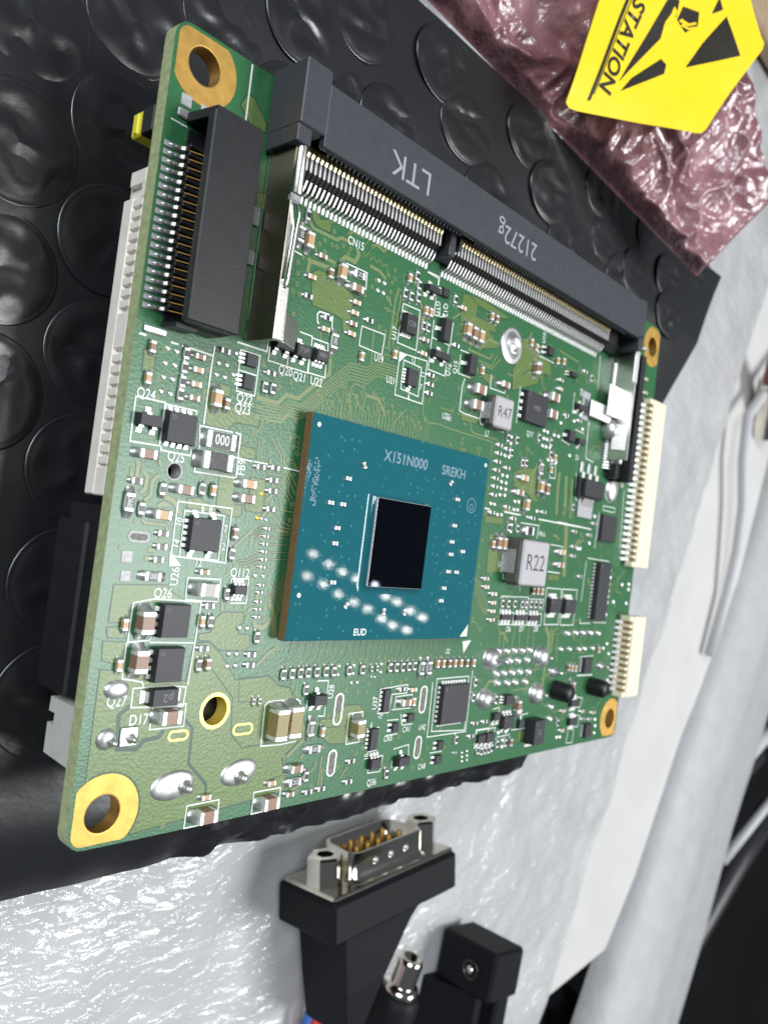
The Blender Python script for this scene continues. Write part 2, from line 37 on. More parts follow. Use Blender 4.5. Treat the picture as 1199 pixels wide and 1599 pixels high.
TRACES=[(0.35,[(13.54,41.51),(16.24,41.48),(17.16,42.53),(18.78,42.51),(20.7,44.31),(22.61,45.94),(22.51,47.54)]),(0.1,[(14.1,41.12),(16.66,41.17),(17.52,42.0),(19.26,41.97),(23.21,45.8),(25.41,47.82),(28.05,47.93),(29.56,49.02),(33.09,49.15)]),(0.1,[(14.01,40.8),(16.7,40.88),(17.57,41.7),(19.31,41.68),(23.27,45.47),(25.47,47.48),(28.11,47.59),(29.61,48.71),(33.15,48.83)]),(0.1,[(13.91,40.48),(16.75,40.6),(17.62,41.4),(19.36,41.39),(23.33,45.14),(25.53,47.15),(28.18,47.24),(29.67,48.4),(33.21,48.5)]),(0.1,[(13.81,40.16),(16.8,40.32),(17.67,41.09),(19.41,41.1),(23.39,44.81),(25.59,46.81),(28.24,46.9),(29.73,48.08),(33.27,48.18)]),(0.1,[(13.72,39.84),(16.85,40.03),(17.72,40.79),(19.46,40.81),(23.45,44.48),(25.65,46.47),(28.3,46.55),(29.79,47.77),(33.33,47.86)]),(0.1,[(13.62,39.52),(16.89,39.75),(17.77,40.49),(19.51,40.52),(23.51,44.14),(25.71,46.13),(28.37,46.21),(29.85,47.45),(33.4,47.53)]),(0.3,[(17.34,60.37),(17.95,59.9),(21.25,59.9),(21.88,60.33),(23.33,60.34)]),(0.4,[(22.18,57.86),(22.77,58.58),(24.24,58.56),(24.68,59.45),(24.26,60.14)]),(0.35,[(17.7,56.72),(18.0,56.53),(20.68,56.73)]),(0.35,[(18.0,56.53),(17.88,55.29)]),(0.3,[(20.27,57.51),(21.68,57.48)]),(0.3,[(26.53,58.91),(28.19,58.82),(29.25,58.29)]),(0.25,[(18.37,58.25),(18.75,57.59)]),(0.25,[(22.9,61.12),(23.4,61.62),(25.21,61.54)]),(0.25,[(26.52,61.06),(27.15,61.49),(28.4,61.17),(28.92,61.8)]),(0.08,[(25.85,61.78),(25.91,61.48),(25.27,60.77),(25.37,59.79),(25.71,59.64),(26.06,60.25),(26.57,59.57),(27.01,60.1),(27.5,59.56),(27.88,60.07),(28.54,59.53),(29.1,59.99),(29.54,58.93)]),(0.25,[(29.66,56.55),(30.16,56.06)]),(0.2,[(31.56,57.97),(31.24,56.75),(31.05,51.14)]),(0.15,[(32.1,57.39),(31.71,51.32)]),(0.2,[(30.17,56.6),(30.62,55.64)]),(0.12,[(20.63,49.94),(20.83,48.81),(22.53,47.71),(22.77,45.71)]),(0.15,[(28.4,52.44),(28.59,48.51)]),(0.12,[(14.0,38.13),(14.62,38.88),(14.6,39.35),(15.11,39.93),(17.11,40.04),(18.0,41.07)]),(0.12,[(15.12,39.53),(16.96,39.64),(17.99,40.82)]),(0.3,[(1.86,33.53),(1.97,33.17),(1.98,32.06)]),(0.3,[(2.51,32.69),(2.99,32.29),(2.95,31.16),(2.49,30.73)]),(0.28,[(4.17,32.55),(3.56,31.99),(3.55,30.67),(3.0,30.13)]),(0.3,[(1.44,32.63),(1.48,31.99)]),(0.35,[(4.93,30.74),(5.86,30.47),(6.51,29.86),(6.82,29.31)]),(0.35,[(4.38,29.72),(4.82,30.06),(5.37,30.03)]),(0.2,[(3.02,28.54),(3.28,28.24),(5.43,28.21),(5.72,27.75)]),(0.3,[(3.95,25.89),(4.69,25.94)]),(0.3,[(3.91,33.94),(4.22,33.32)]),(0.3,[(3.75,25.12),(4.48,25.17)]),(0.12,[(14.57,37.69),(14.71,35.33)]),(0.12,[(15.0,37.53),(15.0,35.38)]),(0.3,[(16.24,35.89),(16.33,35.34)]),(0.14,[(15.91,38.17),(16.56,37.39),(17.51,36.41),(17.68,35.71),(18.86,34.41),(19.31,33.64),(20.12,32.75)]),(0.14,[(16.72,38.31),(16.94,37.62),(17.9,36.64),(17.99,35.76),(19.28,34.46),(20.09,33.58)]),(0.12,[(15.97,34.73),(16.34,34.38),(18.1,34.46),(18.97,33.76),(19.13,32.79),(19.76,32.29)]),(0.12,[(17.53,33.49),(18.37,32.86),(19.23,32.23),(19.82,31.3)]),(0.12,[(17.7,32.45),(18.08,32.09),(18.47,30.99),(20.1,30.92)]),(0.12,[(17.76,30.83),(18.78,29.8),(20.03,29.42)]),(0.12,[(17.21,30.37),(17.92,29.87),(18.77,29.22),(20.07,29.18)]),(0.25,[(17.08,32.38),(16.38,31.65)]),(0.25,[(16.65,30.63),(16.13,30.1)]),(0.22,[(14.98,28.51),(13.22,26.76)]),(0.07,[(17.25,28.92),(19.81,28.82)]),(0.07,[(17.29,28.15),(19.93,28.09)]),(0.07,[(17.33,27.39),(20.03,27.52)]),(0.07,[(17.38,26.63),(20.15,26.78)]),(0.07,[(17.42,25.86),(20.28,26.04)]),(0.07,[(15.15,28.09),(16.36,29.32),(18.0,29.39),(18.5,28.95),(20.11,28.93)]),(0.07,[(15.38,27.88),(16.49,29.13),(18.04,29.15),(18.59,28.71),(20.15,28.73)]),(0.07,[(15.62,27.66),(16.62,28.94),(18.08,28.91),(18.68,28.48),(20.18,28.52)]),(0.09,[(18.46,20.97),(18.25,22.27),(20.2,24.56)]),(0.09,[(18.62,20.9),(18.44,21.99),(20.19,24.1)]),(0.09,[(18.78,20.82),(18.63,21.71),(20.18,23.65)]),(0.09,[(19.39,18.05),(18.83,21.43),(20.17,23.19)]),(0.09,[(19.54,18.04),(19.02,21.15),(20.16,22.74)]),(0.09,[(19.69,18.04),(19.22,20.87),(20.15,22.28)]),(0.09,[(19.84,18.04),(19.41,20.58),(20.14,21.83)]),(0.09,[(19.99,18.04),(19.61,20.3),(20.13,21.38)]),(0.09,[(13.81,25.49),(14.96,25.64),(15.68,26.08),(16.46,26.21)]),(0.09,[(14.14,25.24),(15.19,25.42),(15.92,25.82),(16.52,25.9)]),(0.09,[(14.47,24.98),(15.43,25.19),(16.17,25.55),(16.57,25.58)]),(0.09,[(14.81,24.72),(15.66,24.97),(16.41,25.29),(16.62,25.26)]),(0.3,[(16.84,22.39),(16.79,21.74)]),(0.3,[(15.89,20.53),(16.13,20.85),(16.82,20.99)]),(0.4,[(16.83,19.67),(17.13,19.11),(18.16,19.03),(18.71,19.51),(18.72,20.08)]),(0.3,[(17.88,15.16),(19.4,16.57),(20.11,16.81)]),(0.25,[(12.69,21.8),(12.79,20.57)]),(0.25,[(14.28,15.99),(14.32,15.75)]),(0.25,[(15.77,23.7),(16.2,24.12)]),(0.35,[(23.59,5.36),(25.63,6.97)]),(0.25,[(25.57,4.92),(25.9,5.39)]),(0.2,[(28.69,4.86),(28.68,1.6)]),(0.2,[(29.01,3.45),(29.12,1.53)]),(0.2,[(27.9,4.43),(27.86,3.81),(27.25,3.26)]),(0.25,[(24.76,1.66),(26.3,2.25)]),(0.2,[(32.16,2.07),(32.4,2.47),(33.05,3.15)]),(0.3,[(28.52,5.83),(28.96,5.78)]),(0.12,[(43.63,44.01),(53.19,43.93),(53.22,41.86)]),(0.15,[(47.85,45.9),(48.3,44.65),(49.02,44.33),(54.09,44.43),(54.45,44.15)]),(0.12,[(53.01,25.86),(54.22,22.69),(56.1,20.78)]),(0.12,[(53.42,25.67),(54.88,22.71),(56.47,20.78)]),(0.12,[(53.82,25.47),(55.54,22.72),(56.85,20.78)]),(0.12,[(54.23,25.28),(56.21,22.74),(57.23,20.79)]),(0.16,[(60.31,19.09),(60.71,16.22)]),(0.16,[(61.69,19.1),(61.77,16.2)]),(0.16,[(64.09,19.1),(63.95,16.16)]),(0.16,[(65.48,19.1),(65.86,16.13)]),(0.16,[(67.95,19.1),(67.92,16.09)]),(0.16,[(69.13,19.1),(69.69,16.06)]),(0.6,[(72.5,19.1),(73.79,17.8),(74.08,15.46),(74.05,13.38)]),(0.4,[(74.28,18.97),(74.86,17.53),(74.89,15.18)]),(0.2,[(76.28,19.1),(74.93,18.32)]),(0.2,[(76.39,17.52),(76.52,14.75),(77.02,13.68)]),(0.15,[(70.1,12.63),(72.19,12.93),(72.78,13.55)]),(0.15,[(82.86,17.32),(82.74,16.64)]),(0.15,[(81.99,15.15),(82.21,13.65)]),(0.4,[(73.6,13.2),(73.62,10.05)]),(0.15,[(65.11,9.94),(69.35,10.04),(70.27,11.89)]),(0.5,[(71.26,42.44),(71.29,40.12),(71.74,36.03)]),(0.6,[(73.35,42.22),(74.22,36.29)]),(0.4,[(75.24,41.95),(75.88,35.93)]),(0.8,[(75.09,34.79),(76.15,26.94)]),(0.25,[(79.53,34.13),(80.93,32.89),(78.43,31.88)]),(0.2,[(94.14,27.79),(94.48,25.17),(96.16,24.93)]),(0.2,[(96.72,29.1),(94.28,27.21)]),(0.2,[(45.52,54.57),(50.46,54.51),(50.93,55.28)]),(0.15,[(47.96,53.7),(50.95,53.7),(51.91,55.25)]),(0.15,[(48.66,53.33),(51.17,53.39),(52.78,55.04)]),(0.2,[(58.73,59.32),(59.55,60.52)]),(0.2,[(41.77,57.4),(43.21,58.49)]),(0.2,[(67.14,59.96),(73.02,59.62)]),(0.1,[(24.5,43.59),(25.0,42.79),(25.1,41.59)]),(0.1,[(25.77,43.77),(26.27,42.97),(26.37,41.77)]),(0.1,[(27.81,45.72),(28.31,44.92),(28.41,43.72)]),(0.1,[(27.69,44.98),(28.19,44.18),(28.29,42.98)]),(0.1,[(25.78,44.39),(26.28,43.59),(26.38,42.39)]),(0.1,[(22.78,42.97),(23.28,42.17),(23.38,40.97)]),(0.1,[(30.32,44.18),(30.82,43.38),(30.92,42.18)]),(0.09,[(21.3,43.61),(21.65,43.11),(21.65,41.4)]),(0.09,[(21.85,43.27),(22.2,42.77),(22.2,41.4)]),(0.09,[(22.4,44.03),(22.75,43.53),(22.75,41.4)]),(0.09,[(22.95,43.4),(23.3,42.9),(23.3,41.4)]),(0.09,[(23.5,43.17),(23.85,42.67),(23.85,41.4)]),(0.09,[(24.05,44.04),(24.4,43.54),(24.4,41.4)]),(0.09,[(24.6,45.39),(24.95,44.89),(24.95,41.4)]),(0.09,[(25.15,45.08),(25.5,44.58),(25.5,41.4)]),(0.09,[(25.7,44.99),(26.05,44.49),(26.05,41.4)]),(0.09,[(26.25,43.58),(26.6,43.08),(26.6,41.4)]),(0.09,[(26.8,44.4),(27.15,43.9),(27.15,41.4)]),(0.09,[(27.35,43.72),(27.7,43.22),(27.7,41.4)]),(0.09,[(27.9,43.45),(28.25,42.95),(28.25,41.4)]),(0.09,[(28.45,43.28),(28.8,42.78),(28.8,41.4)]),(0.09,[(29.0,43.56),(29.35,43.06),(29.35,41.4)]),(0.09,[(29.55,45.41),(29.9,44.91),(29.9,41.4)]),(0.09,[(30.1,45.16),(30.45,44.66),(30.45,41.4)]),(0.09,[(30.65,45.1),(31.0,44.6),(31.0,41.4)]),(0.09,[(31.2,45.08),(31.55,44.58),(31.55,41.4)]),(0.09,[(31.75,43.5),(32.1,43.0),(32.1,41.4)]),(0.09,[(32.3,43.81),(32.65,43.31),(32.65,41.4)]),(0.09,[(32.85,44.63),(33.2,44.13),(33.2,41.4)]),(0.09,[(33.4,43.95),(33.75,43.45),(33.75,41.4)]),(0.09,[(33.95,44.11),(34.3,43.61),(34.3,41.4)]),(0.09,[(34.5,44.14),(34.85,43.64),(34.85,41.4)]),(0.09,[(35.05,43.11),(35.4,42.61),(35.4,41.4)]),(0.09,[(35.6,43.79),(35.95,43.29),(35.95,41.4)]),(0.09,[(36.15,43.87),(36.5,43.37),(36.5,41.4)]),(0.09,[(36.7,43.66),(37.05,43.16),(37.05,41.4)]),(0.09,[(37.25,43.23),(37.6,42.73),(37.6,41.4)]),(0.09,[(37.8,43.62),(38.15,43.12),(38.15,41.4)]),(0.09,[(38.35,43.12),(38.7,42.62),(38.7,41.4)]),(0.09,[(38.9,44.21),(39.25,43.71),(39.25,41.4)]),(0.09,[(39.45,44.13),(39.8,43.63),(39.8,41.4)]),(0.13,[(27.82,45.64),(26.65,45.82),(26.0,45.23),(26.36,44.6),(27.12,44.59),(27.13,43.17)]),(0.1,[(35.41,44.76),(33.52,42.81),(33.43,42.03)]),(0.1,[(36.31,43.82),(36.34,44.95),(36.97,44.27),(37.35,45.47),(37.41,43.88)]),(0.12,[(38.35,46.81),(38.35,44.87),(39.67,43.98)]),(0.12,[(39.67,43.98),(41.46,44.16),(44.19,44.01)]),(0.09,[(19.01,38.64),(19.71,38.69),(19.6,38.34)]),(0.09,[(19.05,38.11),(19.75,38.16),(19.6,37.81)]),(0.09,[(19.03,37.57),(19.73,37.62),(19.6,37.27)]),(0.09,[(19.51,36.98),(20.21,37.03),(19.6,36.68)]),(0.09,[(18.46,36.16),(19.16,36.21),(19.6,35.86)]),(0.09,[(18.95,35.82),(19.65,35.87),(19.6,35.52)]),(0.09,[(19.48,35.57),(20.18,35.62),(19.6,35.27)]),(0.09,[(20.9,14.89),(22.02,15.89),(22.3,17.7)]),(0.09,[(21.95,15.21),(23.07,16.21),(23.35,17.7)]),(0.09,[(23.0,14.42),(24.12,15.42),(24.4,17.7)]),(0.09,[(24.05,14.86),(25.17,15.86),(25.45,17.7)]),(0.09,[(25.1,14.45),(26.22,15.45),(26.5,17.7)]),(0.09,[(26.15,14.5),(27.27,15.5),(27.55,17.7)]),(0.09,[(27.2,14.94),(28.32,15.94),(28.6,17.7)]),(0.09,[(28.25,15.06),(29.37,16.06),(29.65,17.7)]),(0.09,[(29.3,14.82),(30.42,15.82),(30.7,17.7)]),(0.09,[(31.75,15.04),(31.75,16.04),(31.75,17.7)]),(0.09,[(32.8,15.39),(32.8,16.39),(32.8,17.7)]),(0.09,[(33.85,15.2),(33.85,16.2),(33.85,17.7)]),(0.09,[(34.9,14.54),(34.9,15.54),(34.9,17.7)]),(0.09,[(35.95,15.54),(35.95,16.54),(35.95,17.7)]),(0.09,[(37.0,15.54),(37.0,16.54),(37.0,17.7)]),(0.09,[(37.15,14.79),(37.87,15.79),(38.05,17.7)]),(0.09,[(38.2,15.24),(38.92,16.24),(39.1,17.7)]),(0.09,[(39.25,14.9),(39.97,15.9),(40.15,17.7)]),(0.09,[(40.3,14.99),(41.02,15.99),(41.2,17.7)]),(0.09,[(41.35,15.15),(42.07,16.15),(42.25,17.7)]),(0.09,[(42.4,14.3),(43.12,15.3),(43.3,17.7)]),(0.09,[(43.45,15.35),(44.17,16.35),(44.35,17.7)]),(0.09,[(44.5,15.06),(45.22,16.06),(45.4,17.7)]),(0.09,[(45.55,15.34),(46.27,16.34),(46.45,17.7)]),(0.09,[(46.6,14.78),(47.32,15.78),(47.5,17.7)]),(0.09,[(47.65,15.24),(48.37,16.24),(48.55,17.7)]),(0.09,[(51,39.0),(51.9,38.7),(52.8,38.7)]),(0.09,[(51,37.25),(51.9,36.95),(52.8,36.95)]),(0.09,[(51,35.5),(51.9,35.2),(52.8,35.2)]),(0.09,[(51,33.75),(51.9,33.45),(52.8,33.45)]),(0.09,[(51,32.0),(51.9,31.7),(52.8,31.7)]),(0.09,[(51,30.25),(51.9,29.95),(52.8,29.95)]),(0.09,[(51,28.5),(51.9,28.2),(52.8,28.2)]),(0.09,[(51,26.75),(51.9,26.45),(52.8,26.45)]),(0.09,[(51,25.0),(51.9,24.7),(52.8,24.7)]),(0.09,[(51,23.25),(51.9,22.95),(52.8,22.95)]),(0.09,[(51,21.5),(51.9,21.2),(52.8,21.2)]),(0.09,[(51,19.75),(51.9,19.45),(52.8,19.45)]),(0.1,[(80.34,45.48),(82.24,47.38),(82.24,49.03)]),(0.3,[(88.98,43.1),(90.66,43.1),(91.93,44.37)]),(0.14,[(73.75,58.26),(75.23,58.26),(76.12,57.37)]),(0.3,[(61.17,33.79),(59.65,35.31),(57.73,35.31)]),(0.14,[(78.31,11.89),(80.21,11.89),(81.72,13.41)]),(0.1,[(89.5,46.07),(89.5,47.4),(90.97,48.87)]),(0.1,[(90.04,6.94),(90.04,10.01),(89.43,10.62)]),(0.1,[(74.45,11.98),(75.74,11.98),(77.24,10.48)]),(0.1,[(64.55,53.09),(63.5,54.14),(63.5,56.17)]),(0.1,[(79.55,57.3),(77.77,59.09),(77.77,60.58)]),(0.1,[(73.6,11.79),(75.56,11.79),(76.06,11.29)]),(0.14,[(88.12,17.6),(88.12,19.69),(87.35,20.45)]),(0.1,[(60.64,6.53),(62.11,6.53),(63.3,7.72)]),(0.3,[(57.35,9.61),(59.31,11.57),(60.28,11.57)]),(0.14,[(89.53,33.34),(89.53,36.53),(88.31,37.75)]),(0.14,[(87.05,50.52),(87.94,51.41),(87.94,52.77)]),(0.14,[(90.29,50.41),(90.29,52.66),(90.75,53.12)]),(0.1,[(76.58,48.73),(77.67,49.82),(77.67,51.85)]),(0.3,[(88.77,53.91),(91.15,53.91),(92.37,55.13)]),(0.1,[(92.51,23.12),(93.74,23.12),(94.21,22.65)]),(0.1,[(61.83,7.07),(63.94,9.17),(65.66,9.17)]),(0.1,[(56.79,15.89),(59.08,15.89),(59.53,15.44)]),(0.14,[(72.65,11.26),(74.04,11.26),(75.3,12.52)]),(0.14,[(87.46,39.03),(87.46,39.92),(88.35,40.81)]),(0.1,[(75.83,19.12),(75.83,21.61),(76.75,22.53)]),(0.14,[(54.7,53.56),(56.3,53.56),(57.75,55.01)]),(0.14,[(83.26,14.98),(85.29,14.98),(85.75,15.44)]),(0.1,[(80.35,39.57),(82.2,41.42),(82.94,41.42)]),(0.1,[(81.34,56.26),(83.74,56.26),(85.18,57.69)]),(0.1,[(79.17,3.45),(81.42,5.7),(82.29,5.7)]),(0.1,[(58.45,58.37),(61.33,58.37),(62.41,57.29)]),(0.1,[(80.39,17.99),(81.5,19.1),(81.5,20.23)]),(0.14,[(60.7,15.25),(63.79,15.25),(64.98,14.06)]),(0.3,[(81.47,41.08),(81.47,42.13),(82.12,42.78)]),(0.1,[(72.67,34.13),(73.79,35.25),(73.79,36.53)]),(0.1,[(83.58,5.16),(83.58,6.82),(82.82,7.58)]),(0.1,[(90.62,41.62),(90.62,43.29),(91.85,44.51)]),(0.14,[(92.84,13.55),(93.77,14.47),(94.41,14.47)]),(0.3,[(86.19,44.68),(87.6,46.09),(87.6,46.76)]),(0.1,[(81.22,28.5),(79.33,30.4),(77.55,30.4)]),(0.1,[(58.48,19.85),(59.14,20.5),(59.86,20.5)]),(0.3,[(61.06,38.06),(62.19,39.19),(62.82,39.19)]),(0.1,[(71.04,48.62),(71.04,50.91),(70.47,51.49)]),(0.14,[(70.97,20.92),(69.77,22.12),(68.01,22.12)]),(0.3,[(77.28,58.01),(79.38,58.01),(80.22,57.17)]),(0.1,[(72.38,9.81),(70.8,11.38),(70.8,13.56)]),(0.1,[(77.28,5.93),(80.18,5.93),(80.69,5.42)]),(0.1,[(75.21,18.0),(76.72,18.0),(78.14,19.42)]),(0.14,[(79.06,46.34),(80.8,48.08),(82.94,48.08)]),(0.1,[(89.83,5.56),(91.9,5.56),(93.29,6.95)]),(0.1,[(61.81,41.6),(61.81,44.29),(62.27,44.75)]),(0.1,[(85.92,14.51),(83.79,16.64),(83.79,18.84)]),(0.1,[(91.28,32.63),(92.56,33.91),(92.56,34.66)]),(0.3,[(78.58,32.11),(79.25,32.78),(79.95,32.78)]),(0.1,[(91.59,53.82),(92.71,54.94),(92.71,56.08)]),(0.1,[(76.9,9.74),(75.28,11.36),(75.28,12.92)]),(0.1,[(55.68,18.52),(54.4,19.81),(53.31,19.81)]),(0.1,[(74.47,33.57),(74.47,36.74),(73.53,37.68)]),(0.14,[(76.64,35.5),(76.64,36.93),(75.55,38.02)]),(0.14,[(60.32,12.15),(63.16,12.15),(64.38,13.37)]),(0.1,[(64.49,52.04),(64.49,53.6),(63.09,55.0)]),(0.1,[(60.88,8.46),(61.76,8.46),(62.19,8.03)]),(0.3,[(62.69,16.99),(61.46,18.23),(60.47,18.23)]),(0.3,[(65.34,8.08),(66.37,8.08),(66.85,7.59)]),(0.14,[(92.75,27.75),(92.1,28.39),(91.15,28.39)]),(0.1,[(73.83,53.07),(73.83,53.87),(72.99,54.7)]),(0.1,[(73.11,56.4),(73.11,58.53),(73.63,59.05)]),(0.3,[(71.51,32.92),(72.53,32.92),(73.07,32.39)]),(0.1,[(71.07,22.92),(71.07,24.48),(69.89,25.66)]),(0.3,[(85.13,22.42),(85.13,25.57),(83.76,26.94)]),(0.14,[(92.43,23.98),(92.43,26.16),(91.3,27.29)]),(0.1,[(58.83,33.47),(60.88,35.52),(62.49,35.52)]),(0.1,[(84.24,16.19),(85.41,17.36),(85.41,18.63)]),(0.1,[(73.29,56.7),(71.99,58.0),(70.82,58.0)]),(0.1,[(59.5,23.51),(61.6,23.51),(63.1,25.01)]),(0.3,[(91.83,55.94),(90.45,57.32),(90.45,58.91)]),(0.3,[(63.92,38.43),(63.92,41.35),(64.95,42.38)]),(0.14,[(91.26,52.58),(92.38,52.58),(92.8,52.16)]),(0.1,[(60.04,49.57),(60.04,51.75),(60.77,52.49)]),(0.1,[(55.39,9.33),(53.74,10.98),(53.74,11.94)]),(0.3,[(60.79,3.31),(60.79,5.34),(61.43,5.98)]),(0.1,[(66.75,18.12),(66.75,20.31),(65.53,21.53)]),(0.3,[(78.05,18.04),(80.92,18.04),(81.72,17.24)]),(0.1,[(29.51,55.1),(31.49,55.1),(32.35,54.24)]),(0.1,[(46.6,55.33),(46.6,57.82),(45.69,58.73)]),(0.3,[(31.76,43.59),(30.42,44.93),(28.44,44.93)]),(0.14,[(36.06,52.61),(36.06,55.47),(36.77,56.17)]),(0.1,[(36.76,52.58),(35.71,53.63),(35.71,55.72)]),(0.1,[(39.29,46.2),(39.29,48.66),(40.16,49.52)]),(0.1,[(41.49,46.21),(43.59,46.21),(44.09,46.72)]),(0.1,[(29.77,50.83),(32.13,50.83),(32.56,51.27)]),(0.1,[(44.91,46.19),(47.11,46.19),(47.84,46.92)]),(0.1,[(30.24,49.16),(30.24,51.73),(29.14,52.83)]),(0.1,[(46.69,51.34),(46.69,52.54),(45.4,53.83)]),(0.1,[(48.51,46.21),(49.87,47.56),(51.31,47.56)]),(0.1,[(45.92,52.83),(45.92,55.6),(44.99,56.53)]),(0.3,[(45.72,51.24),(46.89,51.24),(48.12,52.47)]),(0.1,[(29.89,49.37),(30.62,50.11),(31.71,50.11)]),(0.1,[(36.43,58.08),(35.21,59.3),(34.32,59.3)]),(0.14,[(41.79,49.78),(41.79,51.04),(40.56,52.27)]),(0.1,[(36.53,48.68),(36.53,51.14),(36.99,51.61)]),(0.1,[(44.42,57.23),(45.82,58.64),(46.83,58.64)]),(0.3,[(36.24,54.99),(36.24,56.8),(35.39,57.64)]),(0.14,[(36.07,52.8),(36.07,55.37),(35.49,55.95)]),(0.1,[(44.87,55.21),(44.87,57.28),(45.71,58.12)]),(0.1,[(31.26,53.6),(32.95,55.29),(32.95,56.13)]),(0.3,[(47.9,55.11),(49.73,56.94),(51.89,56.94)])]
